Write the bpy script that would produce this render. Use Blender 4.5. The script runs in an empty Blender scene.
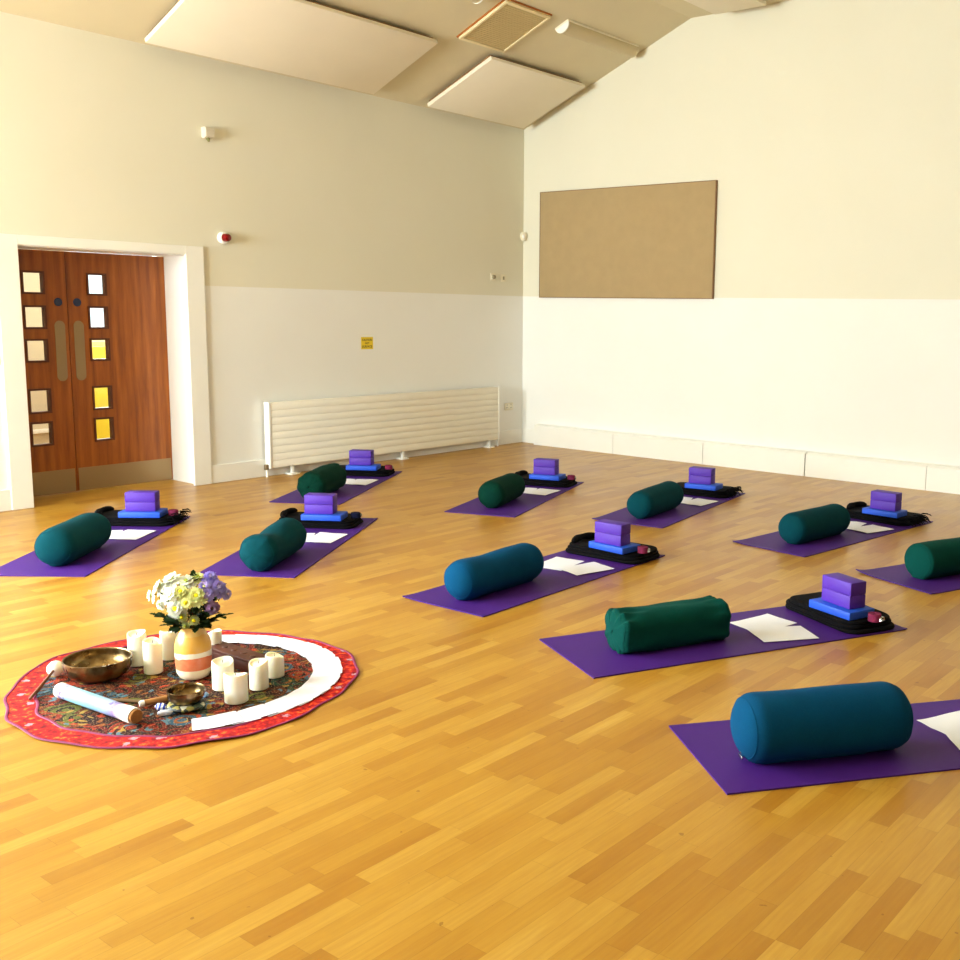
import bpy, bmesh, math, random
from mathutils import Vector, Matrix, noise
random.seed(7)
SC = bpy.context.scene
COL = SC.collection
PI = math.pi
rad = math.radians

# ------------------------------------------------------------------ helpers
def srgb(r, g, b):
    f = lambda c: (c/255/12.92) if c/255 <= 0.04045 else ((c/255+0.055)/1.055)**2.4
    return (f(r), f(g), f(b), 1)

MATS = {}
def mat(name, col=(0.8, 0.8, 0.8, 1), rough=0.6, metal=0.0, spec=0.5, **kw):
    if name in MATS: return MATS[name]
    m = bpy.data.materials.new(name); m.use_nodes = True
    b = m.node_tree.nodes['Principled BSDF']
    b.inputs['Base Color'].default_value = col
    b.inputs['Roughness'].default_value = rough
    b.inputs['Metallic'].default_value = metal
    b.inputs['Specular IOR Level'].default_value = spec
    for k, v in kw.items(): b.inputs[k.replace('_', ' ')].default_value = v
    MATS[name] = m
    return m

class NT:
    """tiny node-tree writer"""
    def __init__(s, m): s.t = m.node_tree; s.b = s.t.nodes['Principled BSDF']
    def n(s, typ, **kw):
        x = s.t.nodes.new(typ)
        for k, v in kw.items(): setattr(x, k, v)
        return x
    def l(s, a, b): s.t.links.new(a, b)
    def val(s, sock, v):
        if isinstance(v, bpy.types.NodeSocket): s.l(v, sock)
        else: sock.default_value = v
    def m(s, op, a, b=0.0, c=0.0):
        x = s.n('ShaderNodeMath', operation=op)
        s.val(x.inputs[0], a); s.val(x.inputs[1], b); s.val(x.inputs[2], c)
        return x.outputs[0]
    def mix(s, f, a, b, bt='MIX'):
        x = s.n('ShaderNodeMix', data_type='RGBA', blend_type=bt)
        s.val(x.inputs[0], f); s.val(x.inputs[6], a); s.val(x.inputs[7], b)
        return x.outputs[2]
    def ramp(s, f, stops, interp='LINEAR'):
        x = s.n('ShaderNodeValToRGB'); r = x.color_ramp; r.interpolation = interp
        while len(r.elements) < len(stops): r.elements.new(0.5)
        for e, (p, c) in zip(r.elements, stops): e.position = p; e.color = c
        s.l(f, x.inputs[0]); return x.outputs[0]
    def noise(s, vec, scale, detail=3, rough=0.5):
        x = s.n('ShaderNodeTexNoise'); x.inputs['Scale'].default_value = scale
        x.inputs['Detail'].default_value = detail; x.inputs['Roughness'].default_value = rough
        if vec is not None: s.l(vec, x.inputs['Vector'])
        return x.outputs[0]
    def obj(s): return s.n('ShaderNodeTexCoord').outputs['Object']
    def bump(s, h, strength=0.3, dist=0.01):
        x = s.n('ShaderNodeBump'); x.inputs['Strength'].default_value = strength; x.inputs['Distance'].default_value = dist
        s.l(h, x.inputs['Height']); s.l(x.outputs[0], s.b.inputs['Normal'])

def fabric(name, col, scale=260, var=0.25, bump=0.25, sheen=0.3):
    sheen *= 0.15
    m = mat(name, col, 0.95, 0, 0.1)
    t = NT(m); o = t.obj()
    n1 = t.noise(o, scale, 2); n2 = t.noise(o, 9, 4)
    dark = tuple(c*(1-var) for c in col[:3])+(1,); lite = tuple(min(1, c*(1+var)) for c in col[:3])+(1,)
    f = t.m('MULTIPLY_ADD', n1, 0.5, t.m('MULTIPLY', n2, 0.5))
    t.l(t.ramp(f, [(0.3, dark), (0.7, lite)]), t.b.inputs['Base Color'])
    t.b.inputs['Sheen Weight'].default_value = sheen
    t.b.inputs['Sheen Tint'].default_value = tuple(min(1, c*2+0.02) for c in col[:3])+(1,)
    t.bump(n1, bump, 0.002)
    return m

def obj(name, bm, m=None, parent=None, smooth=True, loc=None, rot=None):
    me = bpy.data.meshes.new(name)
    bmesh.ops.recalc_face_normals(bm, faces=bm.faces)
    bm.to_mesh(me); bm.free()
    if smooth:
        for p in me.polygons: p.use_smooth = True
        try: me.set_sharp_from_angle(angle=rad(38))
        except Exception: pass
    o = bpy.data.objects.new(name, me); COL.objects.link(o)
    if m:
        for mm in (m if isinstance(m, (list, tuple)) else [m]): me.materials.append(mm)
    if parent: o.parent = parent
    if loc is not None: o.location = loc
    if rot is not None: o.rotation_euler = rot
    return o

def tag(o, label=None, cat=None, group=None, kind=None):
    if label: o['label'] = label
    if cat: o['category'] = cat
    if group: o['group'] = group
    if kind: o['kind'] = kind
    return o

def thing(name, label, cat, loc=(0, 0, 0), rot=(0, 0, 0), group=None):
    o = bpy.data.objects.new(name, None); COL.objects.link(o); o.empty_display_size = 0.05
    o.location = loc; o.rotation_euler = rot
    return tag(o, label, cat, group)

def struct(name, bm, m, parent=None, smooth=False, **kw):
    o = obj(name, bm, m, parent, smooth, **kw)
    if not parent: o['kind'] = 'structure'
    return o

def box(bm, x0, x1, y0, y1, z0, z1, M=None, bev=0.0):
    vs = [bm.verts.new((x, y, z)) for x in (x0, x1) for y in (y0, y1) for z in (z0, z1)]
    fs = [bm.faces.new([vs[i] for i in q]) for q in ((0, 1, 3, 2), (4, 6, 7, 5), (0, 4, 5, 1), (2, 3, 7, 6), (0, 2, 6, 4), (1, 5, 7, 3))]
    if bev > 0:
        es = list({e for f in fs for e in f.edges})
        r = bmesh.ops.bevel(bm, geom=es, offset=bev, segments=2, affect='EDGES', profile=0.5)
        vs = list({v for f in r['faces'] for v in f.verts} | {v for v in vs if v.is_valid})
    if M is not None:
        for v in vs:
            if v.is_valid: v.co = M @ v.co
    return vs

def B(*a, **k):
    bm = bmesh.new(); box(bm, *a, **k); return bm

def prism(bm, pts, axis, a, b):
    """polygon pts (2D) extruded along axis from a to b"""
    def P(p, t):
        return {'x': (t, p[0], p[1]), 'y': (p[0], t, p[1]), 'z': (p[0], p[1], t)}[axis]
    A = [bm.verts.new(P(p, a)) for p in pts]; Bv = [bm.verts.new(P(p, b)) for p in pts]
    bm.faces.new(A); bm.faces.new(Bv[::-1])
    n = len(pts)
    for i in range(n): bm.faces.new((A[i], A[(i+1) % n], Bv[(i+1) % n], Bv[i]))

def holed(bm, axis, d0, d1, a0, a1, b0, b1, holes):
    """slab normal to axis (d0..d1), spanning a,b, with rectangular holes (a0,a1,b0,b1)"""
    ca = sorted({a0, a1} | {h[0] for h in holes} | {h[1] for h in holes})
    cb = sorted({b0, b1} | {h[2] for h in holes} | {h[3] for h in holes})
    ca = [c for c in ca if a0 <= c <= a1]; cb = [c for c in cb if b0 <= c <= b1]
    V = {}
    def vert(a, b, d):
        k = (a, b, d)
        if k not in V:
            V[k] = bm.verts.new((d, a, b) if axis == 'x' else (a, d, b))
        return V[k]
    solid = {}
    for i in range(len(ca)-1):
        for j in range(len(cb)-1):
            ma, mb = (ca[i]+ca[i+1])/2, (cb[j]+cb[j+1])/2
            solid[i, j] = not any(h[0] < ma < h[1] and h[2] < mb < h[3] for h in holes)
    for (i, j), s in solid.items():
        if not s: continue
        q = [(ca[i], cb[j]), (ca[i+1], cb[j]), (ca[i+1], cb[j+1]), (ca[i], cb[j+1])]
        for d in (d0, d1): bm.faces.new([vert(*p, d) for p in q])
        for (di, dj, e) in ((0, -1, (0, 1)), (1, 0, (1, 2)), (0, 1, (2, 3)), (-1, 0, (3, 0))):
            if not solid.get((i+di, j+dj), False):
                p, r = q[e[0]], q[e[1]]
                bm.faces.new((vert(*p, d0), vert(*r, d0), vert(*r, d1), vert(*p, d1)))

def lathe(bm, prof, seg=48, M=None, closed=False):
    rings = []
    for r, z in prof:
        if r < 1e-5: rings.append([bm.verts.new((0, 0, z))])
        else: rings.append([bm.verts.new((r*math.cos(2*PI*i/seg), r*math.sin(2*PI*i/seg), z)) for i in range(seg)])
    for A, Bv in zip(rings, rings[1:]):
        for i in range(seg):
            j = (i+1) % seg
            if len(A) == 1 and len(Bv) == 1: continue
            if len(A) == 1: bm.faces.new((A[0], Bv[i], Bv[j]))
            elif len(Bv) == 1: bm.faces.new((A[i], A[j], Bv[0]))
            else: bm.faces.new((A[i], A[j], Bv[j], Bv[i]))
    if M is not None:
        for R_ in rings:
            for v in R_: v.co = M @ v.co
    return rings

def tube(bm, pts, rs, seg=8, cap=True):
    pts = [Vector(p) for p in pts]
    if not isinstance(rs, (list, tuple)): rs = [rs]*len(pts)
    up = Vector((0, 0, 1)); rings = []; prev = None
    for i, p in enumerate(pts):
        t = (pts[min(i+1, len(pts)-1)]-pts[max(i-1, 0)]).normalized()
        a = t.cross(up if prev is None else prev)
        if prev is not None: a = prev - t*prev.dot(t)
        if a.length < 1e-4: a = t.cross(Vector((1, 0, 0)))
        a.normalize(); prev = a; b = t.cross(a)
        rings.append([bm.verts.new(p+rs[i]*(a*math.cos(2*PI*k/seg)+b*math.sin(2*PI*k/seg))) for k in range(seg)])
    for A, Bv in zip(rings, rings[1:]):
        for k in range(seg):
            j = (k+1) % seg; bm.faces.new((A[k], A[j], Bv[j], Bv[k]))
    if cap: bm.faces.new(rings[0][::-1]); bm.faces.new(rings[-1])
    return rings

def slab(bm, lx, ly, h, rc, er, z0=0, amp=0.0, fr=6.0, seed=0, cx=0, cy=0, caprings=6):
    """soft rounded-rectangle cushion/fold, plan lx*ly, thickness h"""
    N = 10
    def outline(inset):
        r = max(rc-inset, 0.003); hx, hy = lx/2-inset, ly/2-inset; out = []
        for qx, qy, a0 in ((1, 1, 0), (-1, 1, 90), (-1, -1, 180), (1, -1, 270)):
            for k in range(N+1):
                a = rad(a0+90*k/N); out.append((qx*(hx-r)+r*math.cos(a), qy*(hy-r)+r*math.sin(a)))
        # insert points on the straight runs
        res = []
        for i, p in enumerate(out):
            res.append(p)
            if i % (N+1) == N:
                q = out[(i+1) % len(out)]
                for k in range(1, 10): res.append((p[0]+(q[0]-p[0])*k/10, p[1]+(q[1]-p[1])*k/10))
        return res
    prof = []
    er = min(er, h/2)
    for k in range(7):
        a = rad(-90+90*k/6); prof.append((er*(1-math.cos(a)), er+er*math.sin(a)))
    for k in range(7):
        a = rad(90*k/6); prof.append((er*(1-math.cos(a)), h-er+er*math.sin(a)))
    full = []
    m = min(lx, ly)/2-er-0.004
    capi = [er+m*(k/caprings) for k in range(1, caprings+1)]
    for i in reversed(capi): full.append((i, 0))
    full += prof
    for i in capi: full.append((i, h))
    rings = []
    for ins, z in full:
        ring = []
        for (x, y) in outline(ins):
            p = Vector((x*fr, y*fr, z*fr+seed*7.3))
            d = noise.noise(p)*amp
            zz = z0+z+(d if z > h*0.2 else 0)
            s = 1+noise.noise(p*1.3+Vector((3, 1, 2)))*amp*1.4
            ring.append(bm.verts.new((cx+x*s, cy+y*s, max(zz, z0))))
        rings.append(ring)
    n = len(rings[0])
    for A, Bv in zip(rings, rings[1:]):
        for k in range(n):
            j = (k+1) % n; bm.faces.new((A[k], A[j], Bv[j], Bv[k]))
    bm.faces.new(rings[0][::-1]); bm.faces.new(rings[-1])

# ------------------------------------------------------------------ camera
cd = bpy.data.cameras.new('camera'); cam = bpy.data.objects.new('camera', cd); COL.objects.link(cam)
F = Vector((-0.59340472, 0.7910461, -0.14871753)); R = Vector((0.79824365, 0.60208223, 0.01743745)); U = Vector((-0.10333401, 0.10836536, 0.98872596))
M = Matrix((( R[0], U[0], -F[0]), (R[1], U[1], -F[1]), (R[2], U[2], -F[2]))).to_4x4()
M.translation = Vector((8.38363, -9.6734, 1.6)); cam.matrix_world = M
cd.sensor_width = 36; cd.sensor_fit = 'HORIZONTAL'; cd.lens = 1046.53/960*36
cd.shift_x = -114.89/960; cd.shift_y = -11.13/960
cd.clip_start = 0.05
SC.camera = cam

# ------------------------------------------------------------------ materials of the room
def wall_mat():
    m = mat('painted_wall', rough=0.75, spec=0.25); t = NT(m)
    g = t.n('ShaderNodeNewGeometry').outputs['Position']
    s = t.n('ShaderNodeSeparateXYZ'); t.l(g, s.inputs[0])
    up = t.m('GREATER_THAN', s.outputs[2], 1.765)
    n = t.noise(g, 1.2, 4)
    lo = t.mix(n, srgb(240, 239, 233), srgb(247, 246, 241))
    hi = t.mix(n, srgb(229, 224, 203), srgb(235, 231, 212))
    t.l(t.mix(up, lo, hi), t.b.inputs['Base Color'])
    t.bump(t.noise(g, 120, 3), 0.08, 0.002)
    return m
def plain(name, c, rough=0.6, var=0.04, scale=3, **k):
    m = mat(name, c, rough, **k); t = NT(m); o = t.obj()
    n = t.noise(o, scale, 4)
    t.l(t.mix(n, tuple(x*(1-var) for x in c[:3])+(1,), tuple(min(1, x*(1+var)) for x in c[:3])+(1,)), t.b.inputs['Base Color'])
    return m
WALL = wall_mat()
CEIL = plain('ceiling_paint', srgb(218, 206, 172), 0.8)
TRIM = plain('gloss_white_trim', srgb(246, 244, 236), 0.35)
PANELW = plain('panel_white', srgb(240, 230, 208), 0.6)
DARKGAP = mat('dark_gap', srgb(70, 55, 35), 0.8)

def floor_mat():
    m = mat('oak_strip_floor', rough=0.3, spec=0.32); t = NT(m)
    g = t.n('ShaderNodeNewGeometry').outputs['Position']
    s = t.n('ShaderNodeSeparateXYZ'); t.l(g, s.inputs[0]); X, Y = s.outputs[0], s.outputs[1]
    W = 0.068
    rx = t.m('DIVIDE', X, W); row = t.m('FLOOR', rx); fx = t.m('FRACT', rx)
    w1 = t.n('ShaderNodeTexWhiteNoise', noise_dimensions='1D'); t.l(row, w1.inputs['W'])
    off = t.m('MULTIPLY', w1.outputs['Value'], 5.0)
    ln = t.m('MULTIPLY_ADD', w1.outputs['Value'], 0.12, 0.36)
    ry = t.m('ADD', t.m('DIVIDE', Y, ln), off); seg = t.m('FLOOR', ry); fy = t.m('FRACT', ry)
    cmb = t.n('ShaderNodeCombineXYZ'); t.l(row, cmb.inputs[0]); t.l(seg, cmb.inputs[1])
    w2 = t.n('ShaderNodeTexWhiteNoise', noise_dimensions='3D'); t.l(cmb.outputs[0], w2.inputs['Vector'])
    pv = w2.outputs['Value']
    # grain, stretched along the strips and shifted per strip
    mp = t.n('ShaderNodeCombineXYZ')
    t.l(t.m('MULTIPLY', X, 90.0), mp.inputs[0]); t.l(t.m('MULTIPLY', Y, 5.0), mp.inputs[1]); t.l(t.m('MULTIPLY', pv, 40.0), mp.inputs[2])
    gr = t.noise(mp.outputs[0], 1.0, 5, 0.6)
    mp2 = t.n('ShaderNodeCombineXYZ')
    t.l(t.m('MULTIPLY', X, 14.0), mp2.inputs[0]); t.l(t.m('MULTIPLY', Y, 2.0), mp2.inputs[1]); t.l(t.m('MULTIPLY', pv, 90.0), mp2.inputs[2])
    fig = t.noise(mp2.outputs[0], 1.0, 3, 0.5)
    v = t.m('ADD', t.m('MULTIPLY', pv, 0.62), t.m('MULTIPLY', fig, 0.38))
    base = t.ramp(v, [(0.04, srgb(136, 84, 20)), (0.2, srgb(168, 117, 34)), (0.5, srgb(182, 135, 45)), (0.8, srgb(193, 149, 58)), (0.97, srgb(212, 174, 86))])
    c = t.mix(t.m('MULTIPLY', t.m('SUBTRACT', gr, 0.35), 0.9), base, srgb(150, 92, 28))
    # fine joints
    ex = t.m('MINIMUM', fx, t.m('SUBTRACT', 1.0, fx)); ey = t.m('MULTIPLY', t.m('MINIMUM', fy, t.m('SUBTRACT', 1.0, fy)), 6.0)
    e = t.m('MINIMUM', ex, ey); gap = t.m('LESS_THAN', e, 0.012)
    c = t.mix(t.m('MULTIPLY', gap, 0.35), c, srgb(120, 72, 22))
    # knots and dents
    kn = t.m('GREATER_THAN', t.noise(g, 26, 2, 0.4), 0.76)
    c = t.mix(t.m('MULTIPLY', kn, 0.5), c, srgb(110, 62, 20))
    hs = t.n('ShaderNodeHueSaturation'); hs.inputs['Saturation'].default_value = 1.0; hs.inputs['Value'].default_value = 1.0
    t.l(c, hs.inputs['Color']); t.l(hs.outputs[0], t.b.inputs['Base Color'])
    t.l(t.m('MULTIPLY_ADD', t.noise(g, 2.2, 3), 0.12, 0.26), t.b.inputs['Roughness'])
    t.b.inputs['Coat Weight'].default_value = 0.0; t.b.inputs['Coat Roughness'].default_value = 0.25
    h = t.m('ADD', t.m('MULTIPLY', gr, 0.4), t.m('MULTIPLY', gap, -1.0))
    t.bump(h, 0.12, 0.002)
    return m
FLOOR = floor_mat()

# ------------------------------------------------------------------ room shell
RX, FY = 10.97, -11.7          # right wall x, window wall y
WINL = [(-11.2, -9.9), (-9.5, -8.2)]
EH, TH = 3.70, 4.62            # eaves, flat ceiling
FX0, FX1 = 2.27, 8.70
struct('floor', B(-2.8, RX+.2, FY-.2, 0.2, -0.1, 0.0), FLOOR)
bm = bmesh.new(); holed(bm, 'x', -0.45, 0.0, FY, 0.0, 0.0, EH+.05, [(-5.86, -4.385, -1.0, 2.03)]+[(a, b, .95, 3.05) for a, b in WINL])
struct('wall_left', bm, WALL)
bm = bmesh.new(); prism(bm, [(-.45, 0), (RX+.2, 0), (RX+.2, EH), (FX1, TH+.02), (FX0, TH+.02), (-.45, EH-.18)], 'y', 0.0, 0.2)
struct('wall_back', bm, WALL)
struct('wall_right', B(RX, RX+.2, FY, 0.0, 0.0, EH+.05), plain('bounce_cutting_dark', srgb(96, 82, 66), 0.9))  # unseen wall; dark colour added to cut light bouncing back on the bolsters
WIN = [(0.35, 1.65), (1.95, 3.25)]
WZ = (0.95, 3.05)
bm = bmesh.new(); holed(bm, 'y', FY-.2, FY, -.45, RX+.2, 0.0, EH, [(a, b, WZ[0], WZ[1]) for a, b in WIN])
prism(bm, [(-.45, EH), (RX+.2, EH), (FX1, TH+.02), (FX0, TH+.02)], 'y', FY-.2, FY)
struct('wall_front', bm, WALL)
bm = bmesh.new()
prism(bm, [(0, EH), (FX0, TH), (FX1, TH), (RX, EH), (RX, EH+.12), (FX1, TH+.12), (FX0, TH+.12), (0, EH+.12)], 'y', FY, 0.0)
struct('ceiling', bm, CEIL)

# glass: thin clear pane
def glass_mat():
    m = mat('clear_glass'); t = m.node_tree; t.nodes.clear()
    o = t.nodes.new('ShaderNodeOutputMaterial'); mx = t.nodes.new('ShaderNodeMixShader'); mx.inputs[0].default_value = 0.06
    a = t.nodes.new('ShaderNodeBsdfTransparent'); a.inputs[0].default_value = (0.95, 0.97, 0.96, 1)
    b = t.nodes.new('ShaderNodeBsdfGlossy'); b.inputs['Roughness'].default_value = 0.03
    t.links.new(a.outputs[0], mx.inputs[1]); t.links.new(b.outputs[0], mx.inputs[2]); t.links.new(mx.outputs[0], o.inputs[0])
    return m
GLASS = glass_mat()
for i, (a, b) in enumerate(WIN):
    bm = bmesh.new()
    holed(bm, 'y', FY-.14, FY-.08, a, b, WZ[0], WZ[1], [(a+.06, (a+b)/2-.03, WZ[0]+.06, WZ[1]-.06), ((a+b)/2+.03, b-.06, WZ[0]+.06, WZ[1]-.06)])
    w = struct('window_%d' % (i+1), bm, TRIM)
    obj('pane', B(a+.05, b-.05, FY-.113, FY-.107, WZ[0]+.05, WZ[1]-.05), GLASS, w, False)
    obj('window_sill', B(a-.04, b+.04, FY-.10, FY+.05, WZ[0]-.03, WZ[0], bev=.005), TRIM, w)

for i, (a, b) in enumerate(WINL):
    bm = bmesh.new()
    holed(bm, 'x', -.30, -.24, a, b, WZ[0], WZ[1], [(a+.06, (a+b)/2-.03, WZ[0]+.06, WZ[1]-.06), ((a+b)/2+.03, b-.06, WZ[0]+.06, WZ[1]-.06)])
    w = struct('window_%d' % (i+3), bm, TRIM)
    obj('pane', B(-.273, -.267, a+.05, b-.05, WZ[0]+.05, WZ[1]-.05), GLASS, w, False)
    obj('window_sill', B(-.24, .04, a-.03, b+.03, WZ[0]-.03, WZ[0], bev=.005), TRIM, w)
# skirting
def skirting(name, *a):
    return struct(name, B(*a, bev=.004), TRIM)
skirting('baseboard_left', 0.0, 0.018, -4.285, -0.018, 0.0, 0.165)
skirting('baseboard_left_front', 0.0, 0.018, FY, -6.02, 0.0, 0.165)
skirting('baseboard_right', RX-.018, RX, FY, 0.0, 0.0, 0.165)
skirting('baseboard_front', 0.02, RX-.02, FY, FY+.018, 0.0, 0.165)
skirting('baseboard_back', 0.0, 0.28, -0.018, 0.0, 0.0, 0.17)
# boxed pipe casing along the end wall
seams = [0.27, 1.45, 2.64, 3.835, 5.065, 6.27, 7.47, 8.67, 9.87, RX-.02]
SEAM = mat('seam_dark', srgb(120, 112, 90), 0.7)
bm = bmesh.new()
for i, (a, b) in enumerate(zip(seams, seams[1:])):
    g = 0.009 if abs(b-3.835) < .01 else 0.003
    prism(bm, [(-.004, 0.0), (-.004, 0.245), (-0.075, 0.238), (-0.1, 0.22), (-0.1, 0.0)], 'x', a+.002, b-g)
o = struct('trim_1', bm, TRIM)
bm = bmesh.new(); box(bm, seams[0]+.01, seams[-1]-.01, -0.09, -0.006, 0.002, 0.225)
obj('backing_strip', bm, SEAM, o, False)

# door casing, lining
bm = bmesh.new()
box(bm, 0.0, 0.025, -4.46, -4.288, 0.0, 2.10, bev=.004)
box(bm, 0.0, 0.025, -6.02, -5.855, 0.0, 2.10, bev=.004)
box(bm, 0.0, 0.025, -5.855, -4.46, 2.025, 2.10, bev=.004)
struct('trim_2', bm, TRIM)
LIN = plain('white_lining', srgb(244, 242, 236), 0.45)
bm = bmesh.new()
box(bm, -0.449, 0.0, -4.400, -4.384, 0.0, 2.031); box(bm, -0.449, 0.0, -5.861, -5.846, 0.0, 2.031); box(bm, -0.449, 0.0, -5.846, -4.40, 2.017, 2.031)
struct('trim_3', bm, LIN)

# ------------------------------------------------------------------ doors
def wood_mat():
    m = mat('door_veneer', rough=0.38); t = NT(m)
    o = t.obj(); mp = t.n('ShaderNodeMapping'); mp.inputs['Scale'].default_value = (1, 9, 0.7); t.l(o, mp.inputs[0])
    n = t.noise(mp.outputs[0], 3.0, 6, 0.62)
    wv = t.n('ShaderNodeTexWave', wave_type='BANDS', bands_direction='Y'); wv.inputs['Scale'].default_value = 2.2
    wv.inputs['Distortion'].default_value = 3.5; wv.inputs['Detail'].default_value = 3
    mp2 = t.n('ShaderNodeMapping'); mp2.inputs['Scale'].default_value = (1, 1.6, 0.18); t.l(o, mp2.inputs[0]); t.l(mp2.outputs[0], wv.inputs[0])
    f = t.m('ADD', t.m('MULTIPLY', n, 0.85), t.m('MULTIPLY', wv.outputs[1], 0.15))
    t.l(t.ramp(f, [(0.25, srgb(122, 60, 10)), (0.5, srgb(156, 84, 18)), (0.75, srgb(182, 106, 34))]), t.b.inputs['Base Color'])
    return m
WOOD = wood_mat(); BEAD = plain('dark_bead', srgb(92, 44, 12), 0.5)
STEEL = plain('brushed_steel', srgb(166, 142, 104), 0.42, metal=0.6)
SIGNB = mat('blue_disc', srgb(34, 48, 84), 0.4)
ROWS = [(1.672, 1.834), (1.391, 1.558), (1.12, 1.288), (0.701, 0.882), (0.43, 0.609)]
def leaf(name, y0, y1, py0, py1, ply, dy):
    bm = bmesh.new(); holed(bm, 'x', -0.465, -0.42, y0, y1, 0.008, 2.014, [(py0, py1, a, b) for a, b in ROWS])
    d = struct(name, bm, WOOD)
    for a, b in ROWS:
        bb = bmesh.new(); holed(bb, 'x', -0.462, -0.412, py0-.012, py1+.012, a-.012, b+.012, [(py0+.004, py1-.004, a+.004, b-.004)])
        obj('glazing_bead', bb, BEAD, d, False)
        obj('pane', B(-0.445, -0.440, py0+.002, py1-.002, a+.002, b-.002), GLASS, d, False)
    bm = bmesh.new()   # round-ended push plate
    pts = []
    for k in range(13): q = rad(180*k/12); pts.append((ply+.0425*math.cos(q), 1.405+.0425*math.sin(q)))
    for k in range(13): q = rad(180+180*k/12); pts.append((ply+.0425*math.cos(q), 0.99+.0425*math.sin(q)))
    prism(bm, pts, 'x', -0.42, -0.4165)
    tag(obj('push_plate', bm, STEEL, d, False), 'round-ended brushed metal push plate')
    tag(obj('kick_plate', B(-0.42, -0.4175, y0+.012, y1-.012, 0.012, 0.205), STEEL, d, False), 'brown-tinted metal kick plate')
    bm = bmesh.new(); lathe(bm, [(0, 0), (.034, 0), (.034, .003), (0, .003)], 32, Matrix.Translation((-0.42, dy, 1.60)) @ Matrix.Rotation(PI/2, 4, 'Y'))
    tag(obj('fire_door_sign', bm, SIGNB, d, False), 'small round dark blue sign')
    return d
leaf('door_1', -5.843, -5.287, -5.633, -5.474, -5.358, -5.36)
leaf('door_2', -5.281, -4.403, -5.102, -4.952, -5.20, -5.202)
# corridor beyond the doors
CORR = plain('corridor_wall_paint', srgb(214, 200, 172), 0.8)
YEL = plain('yellow_board', srgb(248, 226, 60), 0.7)
bm = bmesh.new(); holed(bm, 'x', -2.45, -2.3, -7.0, -3.0, 0.0, 2.6, [(-4.35, -3.3, 1.2, 2.3)])
struct('wall_corridor', bm, CORR)
struct('wall_corridor_side', B(-2.3, -0.45, -7.1, -7.0, 0, 2.6), CORR)
struct('wall_corridor_end', B(-2.3, -0.45, -3.0, -2.9, 0, 2.6), CORR)
struct('ceiling_corridor', B(-2.45, -0.45, -7.1, -2.9, 2.6, 2.7), CORR)
w = struct('window_5', B(-2.36, -2.34, -4.35, -3.3, 1.2, 2.3), GLASS)
bm = bmesh.new(); holed(bm, 'x', -2.40, -2.31, -4.35, -3.3, 1.2, 2.3, [(-4.30, -3.35, 1.25, 2.25)])
obj('window_frame', bm, TRIM, w, False)
t_ = tag(obj('yellow_board', B(-2.10, -2.06, -4.42, -3.6, 0.0, 1.16, bev=.004), YEL), 'yellow board standing in the corridor, seen through the right door panes', 'board')
tag(obj('corridor_rail', B(-2.30, -2.26, -5.5, -4.45, 0.30, 0.34, bev=.004), TRIM), 'white rail on the corridor wall seen through the lowest left pane', 'rail')

# ------------------------------------------------------------------ radiator
rt = thing('radiator', 'long low white horizontal-panelled radiator on the wall beside the doors', 'radiator', (0.0, -2.12, 0.0))
RW = plain('radiator_enamel', srgb(246, 240, 222), 0.4)
bm = bmesh.new(); n = 9; z0, z1 = 0.085, 0.70; h = (z1-z0)/n
for i in range(n):
    box(bm, 0.085, 0.1, -1.575, 1.585, z0+i*h+.001, z0+(i+1)*h-.001, bev=.0016)
box(bm, 0.06, 0.088, -1.57, 1.58, z0+.006, z1-.006)
obj('front_panel', bm, RW, rt)
obj('top_grille', B(0.035, 0.1, -1.575, 1.585, z1-.006, z1+.004, bev=.002), RW, rt)
for s in (-1.589, 1.587): obj('end_cap', B(0.025, 0.103, s-.012, s+.012, z0-.004, z1+.008, bev=.004), TRIM, rt)
for yy in (-1.33, 0.09, 1.45):
    bm = bmesh.new(); box(bm, 0.055, 0.085, yy-.014, yy+.014, 0.0, z0+.03, bev=.003); box(bm, 0.02, 0.12, yy-.05, yy+.05, 0.0, 0.014, bev=.003)
    obj('foot', bm, TRIM, rt)
bm = bmesh.new(); tube(bm, [(0.06, -1.61, 0.0), (0.06, -1.61, 0.09), (0.06, -1.59, 0.10)], 0.011, 10)
p = obj('pipe', bm, TRIM, rt)
bm = bmesh.new(); lathe(bm, [(0, .07), (.02, .07), (.022, .085), (.022, .115), (.016, .12), (0, .12)], 16, Matrix.Translation((0.06, -1.615, 0)))
obj('valve', bm, plain('grey_brass', srgb(130, 112, 84), 0.4, metal=0.6), p)
bm = bmesh.new(); tube(bm, [(0.06, 1.61, 0.0), (0.06, 1.61, 0.09), (0.06, 1.60, 0.10)], 0.011, 10); obj('pipe', bm, TRIM, rt)

# ------------------------------------------------------------------ ceiling fittings
PH = math.atan(0.405)
SL = Matrix(((math.cos(PH), 0, math.sin(PH), 0), (0, 1, 0, 0), (math.sin(PH), 0, -math.cos(PH), 3.70), (0, 0, 0, 1)))
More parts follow.
